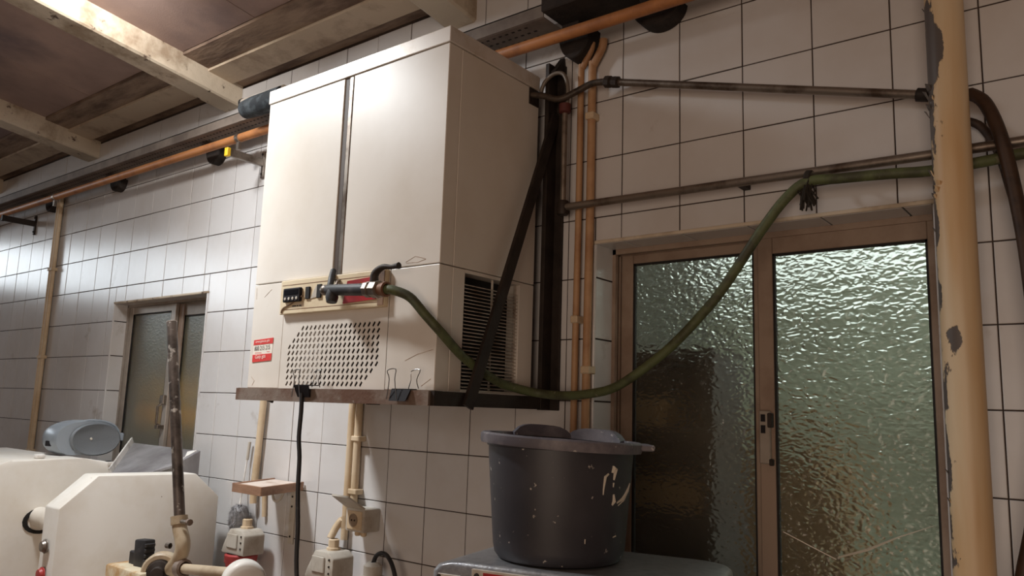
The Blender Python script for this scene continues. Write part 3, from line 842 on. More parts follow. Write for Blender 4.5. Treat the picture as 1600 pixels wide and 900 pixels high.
# control panel
cpn = MB().box(5.985, 8.53, YFc - 0.09, YFc, -3.62, -3.055, 0.012, 2).build('control_panel', ENAMEL2, ch)
for z in (-3.14, -3.55):
    MB().box(6.03, 8.48, YFc - 0.094, YFc - 0.088, z, z + 0.008).build('groove_line', mat('rust_line', rgb(110, 74, 52), 0.8), cpn)
yf = YFc - 0.09
MB().box(6.13, 6.58, yf - 0.06, yf, -3.43, -3.20, 0.012).build('thermostat', BLACKP, cpn)
MB().box(6.17, 6.54, yf - 0.066, yf - 0.06, -3.31, -3.23).build('display', mat('display_glass', rgb(20, 20, 24), 0.15), cpn)
for k in range(4):
    MB().lathe((6.21 + 0.1 * k, yf - 0.06, -3.375), [(0.025, 0), (0.025, 0.012), (0, 0.014)], 8, (0, -1, 0)).build('button', GREYP, cpn)
MB().box(6.68, 6.79, yf - 0.03, yf, -3.40, -3.20, 0.006).build('rocker_switch', DARK, cpn)
MB().box(6.97, 7.08, yf - 0.03, yf, -3.40, -3.18, 0.006).build('rocker_switch', DARK, cpn)
MB().prism([(6.80, yf - 0.012, -3.40), (6.98, yf - 0.012, -3.38), (6.98, yf - 0.012, -3.22), (6.93, yf - 0.012, -3.20)], (0, 0.01, 0)).build('torn_label', GREYP, cpn)
MB().tube([(6.05, yf - 0.01, -3.60), (6.10, yf - 0.012, -3.52), (6.3, yf - 0.012, -3.46), (6.62, yf - 0.03, -3.34)], 0.012, 6, 4).build('sensor_wire', mat('brown_wire', rgb(128, 102, 78), 0.6), cpn)
for xx, ww in ((6.33, 0.10), (6.45, 0.04), (6.51, 0.06)):
    MB().box(xx, xx + ww, yf - 0.004, yf, -3.505, -3.485).build('print_mark', INK, cpn)
rp = MB().prism([(7.62, yf - 0.02, -3.53), (8.36, yf - 0.02, -3.50), (8.38, yf - 0.02, -3.15), (7.70, yf - 0.02, -3.18)], (0, 0.02, 0)).build('red_plate', RED, cpn)
MB().tube([(7.88, yf - 0.022, -3.29), (7.93, yf - 0.022, -3.25), (7.96, yf - 0.022, -3.30), (8.03, yf - 0.022, -3.22), (8.09, yf - 0.022, -3.28), (8.13, yf - 0.022, -3.25), (8.17, yf - 0.022, -3.28)], 0.008, 5).build('plate_emblem', INKO, cpn)
MB().box(8.40, 8.52, yf - 0.012, yf, -3.60, -3.07).build('end_cover', mat('brown_cover', rgb(140, 108, 82), 0.6, col2=rgb(90, 64, 50), scale=20), cpn)
# sticker
st = MB().prism([(5.20, YFc - 0.006, -4.40), (5.74, YFc - 0.006, -4.37), (5.76, YFc - 0.006, -3.995), (5.21, YFc - 0.006, -4.02)], (0, 0.005, 0)).build('sticker', STWHITE, ch)
MB().prism([(5.205, YFc - 0.01, -4.11), (5.755, YFc - 0.01, -4.085), (5.76, YFc - 0.01, -3.99), (5.21, YFc - 0.01, -4.02)], (0, 0.004, 0)).build('red_band', STRED, st)
MB().prism([(5.20, YFc - 0.01, -4.405), (5.74, YFc - 0.01, -4.375), (5.745, YFc - 0.01, -4.255), (5.20, YFc - 0.01, -4.275)], (0, 0.004, 0)).build('red_band', STRED, st)
text_mesh('sticker_text', 'emergência gás', INKW, st, (5.27, YFc - 0.01, -4.085), 0.052, (1, 0, 0.05), (0, 0, 1), 0.40)
text_mesh('sticker_text', '800 215 215', INK, st, (5.245, YFc - 0.006, -4.205), 0.075, (1, 0, 0.05), (0, 0, 1), 0.44)
text_mesh('sticker_text', 'Galp gás', INKW, st, (5.29, YFc - 0.01, -4.36), 0.08, (1, 0, 0.05), (0, 0, 1), 0.30)
MB().box(5.26, 5.45, YFc - 0.009, YFc - 0.005, -4.245, -4.238).build('fine_print', STRED, st)
MB().box(5.6, 5.68, YFc - 0.009, YFc - 0.005, -4.23, -4.223).build('fine_print', STRED, st)
# right flank: panels around the louvred opening
YO0, YO1, ZO0, ZO1 = -2.01, -0.70, -4.80, -3.10
def flank(name, y0, y1, z0, z1):
    return MB().box(X1 - 0.25, X1, y0, y1, z0, z1, 0.008).build(name, ENAMEL, ch)
flank('flank_panel', YFc + 0.285, YBc, -3.035, 0.29)
flank('flank_lower', YFc + 0.285, YO0, ZB, -3.05)
flank('flank_lower', YO1, YBc, ZB, -3.05)
flank('flank_strip', YO0, YO1, ZB, ZO0)
MB().box(X1 - 0.25, X1, YO0, YO1, -3.10, -3.05).build('flank_strip', ENAMEL, ch)
MB().box(X0, X0 + 0.05, YFc + 0.285, YBc, ZB, 0.29).build('flank_panel', ENAMEL, ch)
SLATM = mat('louvre_slat', rgb(206, 196, 184), 0.5, col2=rgb(150, 130, 112), scale=20)
slme = None
for k in range(29):
    z = ZO0 + 0.04 + k * 0.0535
    if slme is None:
        s_ = MB().prism([(X1 - 0.06, YO0 + 0.03, z), (X1 - 0.005, YO0 + 0.03, z - 0.018), (X1 - 0.005, YO0 + 0.03, z - 0.008), (X1 - 0.06, YO0 + 0.03, z + 0.010)], (0, YO1 - YO0 - 0.06, 0)).build('slat', SLATM, ch)
        slme = s_
    else:
        s2_ = slme.copy(); C.objects.link(s2_); s2_.parent = ch
        s2_.location = (0, 0, k * 0.0535 * U)
MB().box(X1 - 0.09, X1 - 0.06, YO0, YO0 + 0.03, ZO0, ZO1).box(X1 - 0.09, X1 - 0.06, YO1 - 0.04, YO1, ZO0, ZO1).box(X1 - 0.09, X1 - 0.06, -1.30, -1.28, ZO0, ZO1).build('slat_carrier', SLATM, ch)
MB().box(X1 - 0.02, X1 + 0.02, YBc - 0.28, YBc - 0.02, 0.0, 0.28).build('hose_outlet', IRONB, ch)
# scuff marks on the enamel
SCUFF = mat('scuff', rgb(150, 116, 90), 0.7, col2=rgb(200, 180, 158), scale=50)
for pts in ([(8.86, -2.97), (9.05, -2.90), (9.26, -2.955)], [(8.87, -2.985), (9.1, -2.995), (9.27, -2.96)], [(8.95, -4.42), (9.2, -4.33), (9.5, -4.27)], [(5.16, -3.1), (5.17, -3.3)], [(5.24, -4.8), (5.3, -4.72), (5.2, -4.65)], [(5.4, -3.28), (5.6, -3.15)], [(9.30, -4.78), (9.48, -4.68)]):
    MB().tube([(x, YFc - 0.0, z) for x, z in pts], 0.004, 5).build('scuff_mark', SCUFF, ch)

# ------------------------------------------------------------------ spray gun and long green hose
sg = empty('spray_gun', (8.0, -2.95, -3.5), 'grimy black water gun with brass valve hung across the control panel', 'water gun')
a, b = Vector((7.42, -2.86, -3.33)), Vector((8.46, -2.92, -3.40))
MB().tube([a, a + (b - a) * 0.03, a + (b - a) * 0.10, a + (b - a) * 0.5, b], [0.05, 0.07, 0.085, 0.09, 0.095], 18).build('grip', RUBBER, sg, smooth=50)
MB().lathe(a - (b - a).normalized() * 0.05, [(0.0, 0), (0.07, 0), (0.085, 0.03), (0.085, 0.10), (0.07, 0.12)], 14, (b - a)).build('nozzle_ring', STEEL, sg, smooth=40)
MB().tube([(7.62, -2.88, -3.35), (7.63, -2.89, -3.46), (7.64, -2.90, -3.54)], [0.08, 0.10, 0.08], 12).build('nozzle', RUBBER, sg, smooth=50)
d = (b - a).normalized()
MB().lathe(b - d * 0.02, [(0.09, 0), (0.12, 0.01), (0.12, 0.10), (0.10, 0.11), (0.10, 0.16), (0.13, 0.17), (0.13, 0.30), (0.1, 0.31), (0.0, 0.32)], 8, d).build('valve_body', STEEL, sg, smooth=30)
MB().lathe(b + d * 0.28, [(0.09, 0), (0.095, 0.1), (0.11, 0.11), (0.11, 0.16), (0.08, 0.17)], 14, d).build('hose_tail', mat('rust_brown', rgb(120, 84, 62), 0.6, metal=0.3), sg, smooth=40)
MB().tube([b + Vector((0.14, 0, 0.08)), b + Vector((0.16, -0.01, 0.22)), b + Vector((0.32, -0.02, 0.30)), b + Vector((0.5, -0.02, 0.29)), b + Vector((0.66, -0.02, 0.295))], [0.07, 0.06, 0.045, 0.03, 0.05], 10, 4).build('lever', IRONB, sg, smooth=50)
MB().tube([(7.30, -2.63, -2.98), (7.38, -2.72, -3.10), (7.46, -2.80, -3.24), (7.50, -2.86, -3.30)], 0.05, 8, 3).build('strap', RUBBER, sg, smooth=50)
MB().tube([(7.44, -2.58, -3.14), (7.52, -2.70, -3.16), (7.56, -2.76, -3.24)], 0.02, 6, 3).build('wire_tie', STEEL, sg, smooth=50)

hz = [(8.88, -2.94, -3.43), (9.02, -2.92, -3.45), (9.25, -2.82, -3.55), (9.47, -2.72, -3.80), (9.62, -2.55, -4.03), (9.64, -2.05, -4.36), (9.645, -1.31, -4.65), (9.66, -0.91, -4.73),
      (9.86, -0.55, -4.80), (10.31, -0.5, -4.83), (10.75, -0.5, -4.80), (11.21, -0.5, -4.70), (11.7, -0.5, -4.42), (12.13, -0.5, -4.11), (12.53, -0.5, -3.74), (12.89, -0.5, -3.35), (13.43, -0.5, -2.61), (13.75, -0.48, -2.22), (14.02, -0.44, -2.02),
      (14.4, -0.42, -2.03), (15.0, -0.40, -2.06), (15.45, -0.34, -2.08), (16.0, -0.34, -2.06), (16.5, -0.4, -2.05), (17.5, -0.4, -2.1)]
tag(MB().tube(hz, 0.068, 12, 5).build('water_hose', HOSEG, smooth=60), 'long green water hose drooping from the chiller across the big window', 'hose')
# tie of frayed string
ti = empty('string_tie', (14.03, -0.42, -2.2), 'dark frayed string tying the green hose to the pipe', 'string')
MB().lathe((13.99, -0.38, -1.97), [(0.11, 0), (0.125, 0.02), (0.125, 0.07), (0.11, 0.09)], 12, (1, 0, -0.1), 1.0, 1.0).build('wrap', mat('dark_string', rgb(46, 40, 34), 0.9), ti)
st_ = MB()
for k in range(26):
    x = 13.95 + random.random() * 0.16; y = -0.5 + random.random() * 0.12
    st_.tube([(x, y, -2.0), (x + random.uniform(-.05, .05), y - 0.02, -2.15), (x + random.uniform(-.09, .09), y - 0.02, -2.25 - random.random() * 0.16)], 0.012, 4)
st_.build('frayed_ends', MATS['dark_string'], ti, kind='stuff')

# ------------------------------------------------------------------ binder clips and the black cable
def binder(x, lab, flip):
    y = -2.76
    e = empty('binder_clip', (x, y, -5.0), lab, 'clip')
    w = 0.19
    MB().prism([(x - w, y - 0.10, -4.80), (x + w, y - 0.10, -4.80), (x + w * .78, y - 0.035, -4.98), (x - w * .78, y - 0.035, -4.98)] if not flip else
               [(x - w, y - 0.035, -4.84), (x + w, y - 0.035, -4.84), (x + w * .85, y - 0.10, -5.00), (x - w * .85, y - 0.10, -5.00)], (0, -0.012, 0)).build('clip_jaw', BLACKP, e)
    MB().prism([(x - w, y - 0.11, -4.80), (x + w, y - 0.11, -4.80), (x + w, y + 0.08, -4.80), (x - w, y + 0.08, -4.80)] if not flip else
               [(x - w, y - 0.04, -4.84), (x + w, y - 0.04, -4.84), (x + w, y + 0.08, -4.84), (x - w, y + 0.08, -4.84)], (0, 0, 0.012)).build('clip_spine', BLACKP, e)
    for s, yy in ((-1, y - 0.12), (1, y + 0.10)):
        cx = x + s * 0.10
        tilt = s * 0.05
        MB().tube([(cx - 0.10, yy, -4.98 if s < 0 else -4.82), (cx - 0.06 + tilt * .5, yy - 0.02 * s, -4.70), (cx - 0.085 + tilt, yy - 0.02 * s, -4.58), (cx + 0.085 + tilt, yy - 0.02 * s, -4.56), (cx + 0.05 + tilt * .5, yy - 0.02 * s, -4.70), (cx + 0.10, yy, -4.98 if s < 0 else -4.82)], 0.007, 6, 3).build('wire_handle', CLEARW, e, smooth=50)
    return e
binder(7.0, 'black binder clip holding the black cable on the iron rail', False)
binder(9.15, 'black binder clip on the iron rail near the chiller corner', True)
tag(MB().tube([(6.97, -2.82, -4.92), (7.0, -2.83, -5.2), (6.99, -2.83, -5.6), (7.04, -2.83, -5.9), (7.06, -2.83, -6.4), (7.12, -2.83, -6.9), (7.13, -2.82, -7.4), (7.2, -2.8, -8.2), (7.1, -2.7, -10), (7.0, -2.6, FLOOR + 0.05)], 0.035, 10, 4).build('power_cable', RUBBER, smooth=60), 'black cable hanging straight down from the chiller rail', 'cable')

# ------------------------------------------------------------------ small wall brackets
def wall_bracket(x, z, tip, m, lab, cap=None):
    e = empty('wall_bracket', (x, 0, z - 0.35), lab, 'bracket')
    MB().box(x - 0.05, x + 0.05, -0.06, 0.0, z - 0.38, z + 0.28, 0.008).build('back_plate', m, e)
    MB().box(x - 0.05, x + 0.05, tip, -0.06, z - 0.09, z + 0.09, 0.008).build('arm', m, e)
    for zz in (z - 0.28, z + 0.2):
        MB().lathe((x, -0.06, zz), [(0.03, 0), (0.03, 0.02), (0, 0.03)], 8, (0, -1, 0)).build('screw', IRONB, e)
    MB().box(x - 0.065, x + 0.065, tip - 0.05, tip + 0.04, z - 0.10, z + 0.10, 0.012).build('end_cap', cap or IRONB, e)
wall_bracket(1.19, 0.56, -0.98, STEEL, 'steel wall bracket with a yellow end cap beside the chiller', YELLOW)
wall_bracket(-11.9, 0.66, -1.0, IRONB, 'dark steel wall bracket beyond the far conduits')

# ------------------------------------------------------------------ little wooden shelf, brush, sockets
ws = empty('wooden_shelf', (3.2, -0.6, -6.85), 'small floury wooden shelf with raised rim on a white bracket', 'shelf')
bx = [(3.02, -1.30), (4.00, -1.34), (3.56, -0.06), (2.55, -0.04)]
MB().prism([(x, y, -6.80) for x, y in bx], (0, 0, 0.1), 0.006).build('board', FLOUR, ws)
def rim(a, b):
    a = Vector((*a, -6.76)); b = Vector((*b, -6.76)); d = (b - a).normalized(); n = Vector((-d.y, d.x, 0))
    MB().obox((a + b) / 2, d, n, (0, 0, 1), (b - a).length / 2 + 0.02, 0.025, 0.085, 0.006).build('rim', WOOD, ws)
for k in range(4):
    if k != 2: rim(bx[k], bx[(k + 1) % 4])
MB().box(3.18, 3.34, -0.05, 0.0, -7.95, -6.80, 0.012).build('bracket_strip', GREYP, ws)
MB().box(3.20, 3.32, -0.9, -0.05, -6.86, -6.80, 0.008).build('bracket_arm', GREYP, ws)
for z in (-7.0, -7.2, -7.8):
    MB().lathe((3.26, -0.052, z), [(0.022, 0), (0.022, 0.01), (0, 0.012)], 8, (0, -1, 0)).build('screw_hole', DARK, ws)
e = tag(MB().tube([(3.30, -0.3, -6.88), (3.2, -0.32, -7.05), (3.06, -0.34, -7.08), (2.98, -0.34, -6.98), (2.92, -0.3, -6.9)], 0.028, 8, 4).build('white_cord', GREYP, smooth=60), 'pale cord looped under the small wooden shelf', 'cord')

br = empty('radiator_brush', (1.8, -0.2, -7.8), 'grey bristled cleaning brush hanging on the wall by its handle', 'brush')
MB().tube([(1.66, -0.10, -5.96), (1.62, -0.10, -6.35)], 0.035, 8).build('handle_tip', GREYP, br, smooth=50)
MB().tube([(1.62, -0.10, -6.3), (1.62, -0.16, -6.9), (1.74, -0.28, -7.35)], 0.018, 8).build('handle', SHEETE, br, smooth=50)
core = MB()
core.lathe((1.78, -0.3, -7.84), [(0, 0), (0.16, 0.03), (0.21, 0.15), (0.21, 0.38), (0.15, 0.52), (0, 0.56)], 18)
core.build('brush_core', BRISTLE, br, smooth=60)
bs = MB()
for k in range(900):
    t = random.random() * 2 * math.pi; hgt = random.random()
    rr = 0.2 * (1 - (2 * hgt - 1) ** 4) ** 0.5
    p = Vector((1.78 + rr * math.cos(t), -0.3 + rr * math.sin(t), -7.84 + 0.55 * hgt))
    q = p + Vector((math.cos(t) * .08 + random.uniform(-.03, .03), math.sin(t) * .08 + random.uniform(-.03, .03), (hgt - .5) * 0.08 + random.uniform(-.03, .03)))
    d = Vector((-math.sin(t), math.cos(t), 0)) * 0.006
    v = [bs.bm.verts.new(a) for a in (p - d, p + d, q)]
    bs.bm.faces.new(v)
bs.build('bristles', BRISTLE, br, kind='stuff')
MB().tube([(1.80, -0.24, -7.84), (1.84, -0.2, -8.1), (1.86, -0.2, -8.4)], 0.07, 10).build('lower_handle', SHEETE, br, smooth=50)

def cee(x, y, z, lab, m, tilt):
    e = empty('industrial_socket', (x, y, z - 0.9), lab, 'socket')
    # flared housing
    MB().prism([(x - 0.40, y + 0.1, z - 0.50), (x + 0.40, y + 0.1, z - 0.50), (x + 0.40, y + 0.1, z - 0.1), (x + 0.26, y + 0.1, z), (x - 0.14, y + 0.1, z), (x - 0.30, y + 0.1, z - 0.3)], (0, -0.5, 0), 0.03, 2).build('housing', m, e, smooth=30)
    MB().box(x - 0.18, x + 0.18, y - 0.43, y - 0.40, z - 0.38, z - 0.08, 0.02).build('cover_plate', m, e)
    for zz in (-0.12, -0.24, -0.36):
        MB().lathe((x + 0.3, y - 0.4, z + zz), [(0.02, 0), (0.02, 0.015), (0, 0.02)], 8, (0, -1, 0)).build('cover_screw', IRONB, e)
    MB().lathe((x + 0.06, y - 0.12, z - 0.02), [(0.13, 0), (0.13, 0.06), (0.10, 0.07), (0.10, 0.2), (0.07, 0.22)], 12).build('cable_gland', BEIGE, e, smooth=30)
    MB().lathe((x - 0.02, y - 0.15, z - 0.5), [(0.30, 0.0), (0.34, -0.03), (0.30, -0.25), (0.26, -0.40), (0.0, -0.40)], 18, (0, 0, 1)).build('red_cap', REDP, e, smooth=40)
    MB().box(x - 0.42, x - 0.24, y - 0.30, y - 0.02, z - 0.74, z - 0.56, 0.02).build('cap_hinge', REDP, e)
    return e
cee(2.30, -0.35, -7.70, 'white industrial socket with red cap below the wooden shelf', GREYP, 0)
cee(5.18, -0.42, -7.75, 'floury industrial socket with red cap below the twin conduits', GREYP, 0)
so = empty('wall_socket', (5.62, 0, -7.42), 'beige wall socket box with its flap open under the conduits', 'socket')
MB().box(5.36, 5.88, -0.40, 0.0, -7.40, -6.98, 0.03, 2).build('box', GREYP, so, smooth=30)
MB().box(5.42, 5.82, -0.42, -0.38, -7.36, -7.02, 0.01).build('socket_face', BEIGE, so)
MB().lathe((5.60, -0.42, -7.19), [(0.12, 0), (0.12, 0.008), (0.10, 0.010), (0.10, 0.002), (0, 0.002)], 16, (0, -1, 0)).build('socket_well', mat('socket_brown', rgb(140, 120, 100), 0.6), so)
for xx in (5.56, 5.64):
    MB().lathe((xx, -0.424, -7.19), [(0.016, 0), (0.016, 0.006), (0, 0.006)], 8, (0, -1, 0)).build('pin_hole', DARK, so)
MB().prism([(5.36, -0.40, -6.98), (5.88, -0.40, -6.98), (5.86, -0.80, -6.74), (5.40, -0.80, -6.74)], (0, 0.01, 0.03)).build('flap', GREYP, so)
for xx in (5.5, 5.66):
    MB().lathe((xx, -0.2, -7.40), [(0.06, 0), (0.06, -0.08), (0.04, -0.1), (0, -0.1)], 10).build('gland', BEIGE, so)
pl = empty('grey_plug', (6.08, -0.3, -8.2), 'grey cable connector with a black cable looping out', 'plug')
MB().lathe((6.10, -0.32, -8.3), [(0, 0), (0.2, 0), (0.2, 0.18), (0.17, 0.2), (0.17, 0.36), (0.1, 0.42), (0.05, 0.42)], 14).build('plug_body', GREYP, pl, smooth=35)
MB().tube([(6.10, -0.32, -7.9), (6.18, -0.33, -7.76), (6.34, -0.35, -7.69), (6.5, -0.36, -7.72), (6.66, -0.38, -7.86), (6.78, -0.4, -8.1), (6.85, -0.42, -8.6)], 0.04, 10, 4).build('cable', RUBBER, pl, smooth=60)

# ------------------------------------------------------------------ cream dough machine on the left
cm = empty('dough_moulder', (-1.5, -3.0, FLOOR), 'big cream dough moulding machine with chamfered end panel', 'machine')
A = [(-1.2, -1.55, FLOOR), (-1.2, -1.55, -6.85), (-1.2, -1.80, -6.52), (-1.2, -2.35, -6.43), (-1.2, -3.78, -6.42), (-1.2, -4.1, -6.55), (-1.2, -5.2, -7.6), (-1.2, -5.2, FLOOR)]
MB().prism(A, (-4.3, 0, 0), 0.05, 2).build('main_body', WHITEM, cm, smooth=30)
B = [(1.30, -0.52, FLOOR), (1.30, -0.52, -7.14), (1.30, -1.10, -6.63), (1.30, -3.14, -6.585), (1.30, -3.80, -7.16), (1.30, -3.84, FLOOR)]
MB().prism(B, (-0.62, 0, 0), 0.03, 2).build('end_panel', WHITEM, cm, smooth=30)
MB().box(-1.2, 0.68, -2.7, -0.9, FLOOR, -7.9).build('inner_frame', WHITEM, cm)
MB().tube([(-1.3, -3.12, -7.62), (-0.62, -3.12, -7.62), (-0.50, -3.12, -7.62), (-0.30, -3.12, -7.62), (0.72, -3.12, -7.62)], [0.2, 0.22, 0.26, 0.28, 0.28], 24).build('roller_drum', WHITEM, cm, smooth=40)
MB().lathe((-1.19, -3.08, -7.70), [(0.2, 0), (0.27, 0.0), (0.27, 0.01), (0.2, 0.012)], 20, (1, 0, 0), 1.35, 1.0).build('shaft_hole', DARK, cm)
MB().lathe((1.0, -3.842, -7.86), [(0, 0.09), (0.09, 0.08), (0.11, 0.03), (0.13, 0.02), (0.13, 0)], 14, (0, -1, 0)).build('push_button', STEEL, cm, smooth=40)
MB().lathe((1.0, -3.842, -8.36), [(0, 0.09), (0.09, 0.08), (0.11, 0.03), (0.13, 0.02), (0.13, 0)], 14, (0, -1, 0)).build('stop_button', REDP, cm, smooth=40)
for (x, y, z) in ((-1.35, -3.2, -6.42), (-1.26, -1.72, -6.62)):
    MB().box(x - 0.09, x + 0.09, y - 0.09, y + 0.09, z, z + 0.09, 0.025, 2).build('rubber_bung', SHEETE, cm)

# sheet metal hopper between machine and wall
hp = empty('metal_hopper', (0.2, -1.2, -6.75), 'tilted grey sheet metal tray with floury edges on the cream machine', 'tray')
q = [Vector((-0.72, -1.95, -6.76)), Vector((-2.50, -0.62, -6.18)), Vector((0.52, -0.62, -6.21)), Vector((0.66, -1.3, -6.50)), Vector((0.62, -1.95, -6.68))]
MB().prism([q[0], q[1], q[2], q[3], q[4]], (0, 0.03, -0.04)).build('sheet', SHEET, hp)
def strip(a, b, w, up):
    d = (b - a).normalized(); n = Vector(up); n = (n - d * n.dot(d)).normalized()
    MB().obox((a + b) / 2 + n * w * .5, d, n, d.cross(n), (b - a).length / 2, w / 2, 0.02, 0.006).build('folded_edge', SHEETE, hp)
strip(q[0], q[1], 0.14, (0.4, -0.5, 0.4))
strip(q[2] + Vector((-0.06, -0.02, 0)), q[3], 0.30, (-0.9, -0.3, -0.2))
MB().prism([q[2], q[3], q[3] + Vector((0, 0, -0.45)), q[2] + Vector((0, 0, -0.8))], (0.02, 0.02, 0)).build('side_sheet', SHEET, hp)

# ------------------------------------------------------------------ boombox
bb = empty('boombox', (-2.2, -2.0, -6.45), 'silver-blue rounded portable radio standing on the cream machine', 'radio')
def oval(cx, cz, a, b, x, n=40, e=2.4):
    out = []
    for k in range(n):
        t = 2 * math.pi * k / n
        ct, stt = math.cos(t), math.sin(t)
        out.append((x, cx + a * math.copysign(abs(ct) ** (2 / e), ct), cz + b * math.copysign(abs(stt) ** (2 / e), stt)))
    return out
body = MB()
secs = [(-2.95, 0.50, 0.26), (-2.8, 0.66, 0.38), (-2.5, 0.74, 0.43), (-2.05, 0.74, 0.43), (-1.95, 0.70, 0.405)]
rings = []
for x, a_, b_ in secs:
    rings.append([body.bm.verts.new(p) for p in oval(-1.95, -6.06, a_, b_, x)])
for a, b in zip(rings, rings[1:]):
    for k in range(len(a)):
        body.bm.faces.new((a[k], a[(k + 1) % len(a)], b[(k + 1) % len(a)], b[k]))
body.bm.faces.new(rings[0]); body.bm.faces.new(rings[-1])
for v in body.bm.verts:
    if v.co.z < -6.40: v.co.z = -6.41
body.build('shell', SILVERB, bb, smooth=40)
sp = MB()
o1, o2, o3 = oval(-1.80, -6.06, 0.57, 0.38, -1.93, 40, 2.1), oval(-1.80, -6.06, 0.53, 0.35, -1.88, 40, 2.1), oval(-1.86, -6.06, 0.34, 0.27, -1.93, 40, 2.0)
vr = [[sp.bm.verts.new(p) for p in o_] for o_ in (o1, o2, o3)]
for a, b in zip(vr, vr[1:]):
    for k in range(40): sp.bm.faces.new((a[k], a[(k + 1) % 40], b[(k + 1) % 40], b[k]))
sp.bm.faces.new(vr[-1])
sp.build('speaker_grille', SPKM, bb, smooth=60)
MB().lathe((-1.93, -1.90, -6.05), [(0.03, 0), (0.025, 0.015), (0, 0.02)], 12, (1, 0, 0)).build('speaker_dome', GREYP, bb, smooth=60)
MB().tube([(-2.0, -2.35, -5.72), (-2.0, -1.95, -5.63), (-2.0, -1.5, -5.68), (-2.0, -1.27, -5.85), (-2.0, -1.24, -6.1)], 0.03, 8, 4).build('trim_rib', SILVERB, bb, smooth=60)
MB().obox((-2.2, -2.62, -6.16), (1, 0.35, 0), (0.35, -1, 0), (0, 0, 1), 0.16, 0.06, 0.06, 0.01).build('tape_window', BLACKP, bb)
MB().obox((-2.2, -2.53, -5.94), (1, 0.35, 0), (0.35, -1, 0), (0, 0, 1), 0.10, 0.03, 0.03).build('brand_mark', GREYP, bb)
MB().lathe((-2.25, -2.28, -5.77), [(0.12, 0), (0.11, 0.09), (0, 0.1)], 14, (0.2, -0.5, 0.9)).build('dial', SILVERB, bb, smooth=40)
MB().box(-2.1, -1.98, -1.26, -1.12, -6.10, -5.92, 0.015).build('handle_pivot', SILVERB, bb)

# ------------------------------------------------------------------ lever machine in front
lv = empty('lever_press', (3.6, -3.0, FLOOR), 'hand lever press with worn upright steel tube and cream fittings', 'machine')
MB().tube([(4.12, -3.0, -7.20), (3.19, -3.0, -3.66)], 0.092, 18).build('lever_tube', POLEM, lv, smooth=50)
MB().lathe((3.19, -3.0, -3.665), [(0.092, 0), (0.096, 0.01), (0.07, 0.02), (0.0, -0.02)], 16, (-0.25, 0, 1)).build('tube_mouth', SHEETE, lv)
CASTB = mat('cream_cast', rgb(190, 172, 146), 0.5, col2=rgb(160, 138, 110), scale=12)
MB().tube([(4.08, -3.0, -7.08), (4.12, -3.0, -7.25), (4.26, -3.0, -7.48), (4.24, -3.0, -7.68), (4.05, -3.0, -7.88), (3.8, -3.0, -8.05)], [0.12, 0.12, 0.125, 0.12, 0.11, 0.10], 18, 5).build('elbow', CASTB, lv, smooth=60)
MB().lathe((4.07, -3.0, -7.06), [(0.095, 0), (0.14, 0.0), (0.14, -0.14), (0.12, -0.15)], 18, (-0.25, 0, 1)).build('collar', CASTB, lv, smooth=40)
MB().tube([(4.25, -3.05, -7.13), (4.50, -3.08, -7.11)], 0.035, 8).build('clamp_screw', STEEL, lv, smooth=50)
MB().lathe((4.50, -3.08, -7.11), [(0.0, 0), (0.055, 0), (0.055, 0.08), (0, 0.08)], 8, (1, -0.1, 0.05)).build('screw_head', IRON, lv)
MB().lathe((4.05, -3.1, -7.55), [(0.05, 0), (0.05, 0.08), (0, 0.09)], 8, (-1, -0.3, 0)).build('lock_bolt', STEEL, lv)
MB().tube([(4.30, -3.0, -7.90), (5.85, -3.0, -7.75)], 0.085, 16).build('cross_bar', CASTB, lv, smooth=50)
MB().lathe((4.25, -3.0, -7.90), [(0.11, -0.02), (0.15, 0.0), (0.15, 0.14), (0.11, 0.16)], 14, (1, 0, 0.12)).build('bar_collar', IRON, lv, smooth=40)
cx_ = MB()
hub_ax = Vector((0.9, -0.42, 0)).normalized()
cx_.lathe(Vector((6.10, -3.0, -7.84)) - hub_ax * 0.18, [(0, 0), (0.26, 0), (0.31, 0.03), (0.33, 0.08), (0.33, 0.28), (0.31, 0.33), (0.27, 0.36), (0, 0.37)], 36, hub_ax)
cx_.build('round_weight', WHITEM, lv, smooth=35)
hub2 = Vector((0.75, -0.65, 0.0)).normalized()
MB().lathe(Vector((3.72, -3.05, -8.02)) - hub2 * 0.2, [(0, 0), (0.27, 0), (0.31, 0.03), (0.31, 0.26), (0.28, 0.29), (0.22, 0.29), (0.22, 0.25), (0, 0.25)], 28, hub2).build('pivot_hub', CASTB, lv, smooth=35)
MB().lathe(Vector((3.72, -3.05, -8.02)) + hub2 * 0.08, [(0.21, 0), (0.19, 0.10), (0.12, 0.13), (0.10, 0.19), (0, 0.20)], 16, hub2).build('pivot_nut', IRONB, lv, smooth=35)
MB().box(2.45, 3.7, -3.4, -2.7, -8.3, -8.02, 0.05, 2).build('clamp_base', mat('stained_cream', rgb(214, 200, 172), 0.5, col2=rgb(176, 124, 52), scale=9, lo=0.5, hi=0.62), lv, smooth=30)
MB().obox((3.12, -3.05, -7.80), (1, 0.1, 0.06), (0, 1, 0), (-0.05, 0, 1), 0.16, 0.10, 0.24, 0.03, 2).build('clamp_jaw', RUBBER, lv, smooth=30)
for k in range(4):
    MB().obox((3.29, -3.05, -7.64 - 0.09 * k), (1, 0, 0), (0, 1, 0), (0, 0, 1), 0.03, 0.09, 0.028, 0.01).build('jaw_tooth', RUBBER, lv)
MB().box(2.68, 2.90, -3.1, -2.85, -8.05, -7.80, 0.02).build('rear_jaw', RUBBER, lv)
for k in range(4):
    MB().lathe((3.42 + 0.09 * k, -3.0, -7.88 + 0.03 * (k % 2)), [(0.03, 0), (0.06, 0.02), (0.06, 0.07), (0, 0.09)], 8).build('link_pin', IRONB, lv)
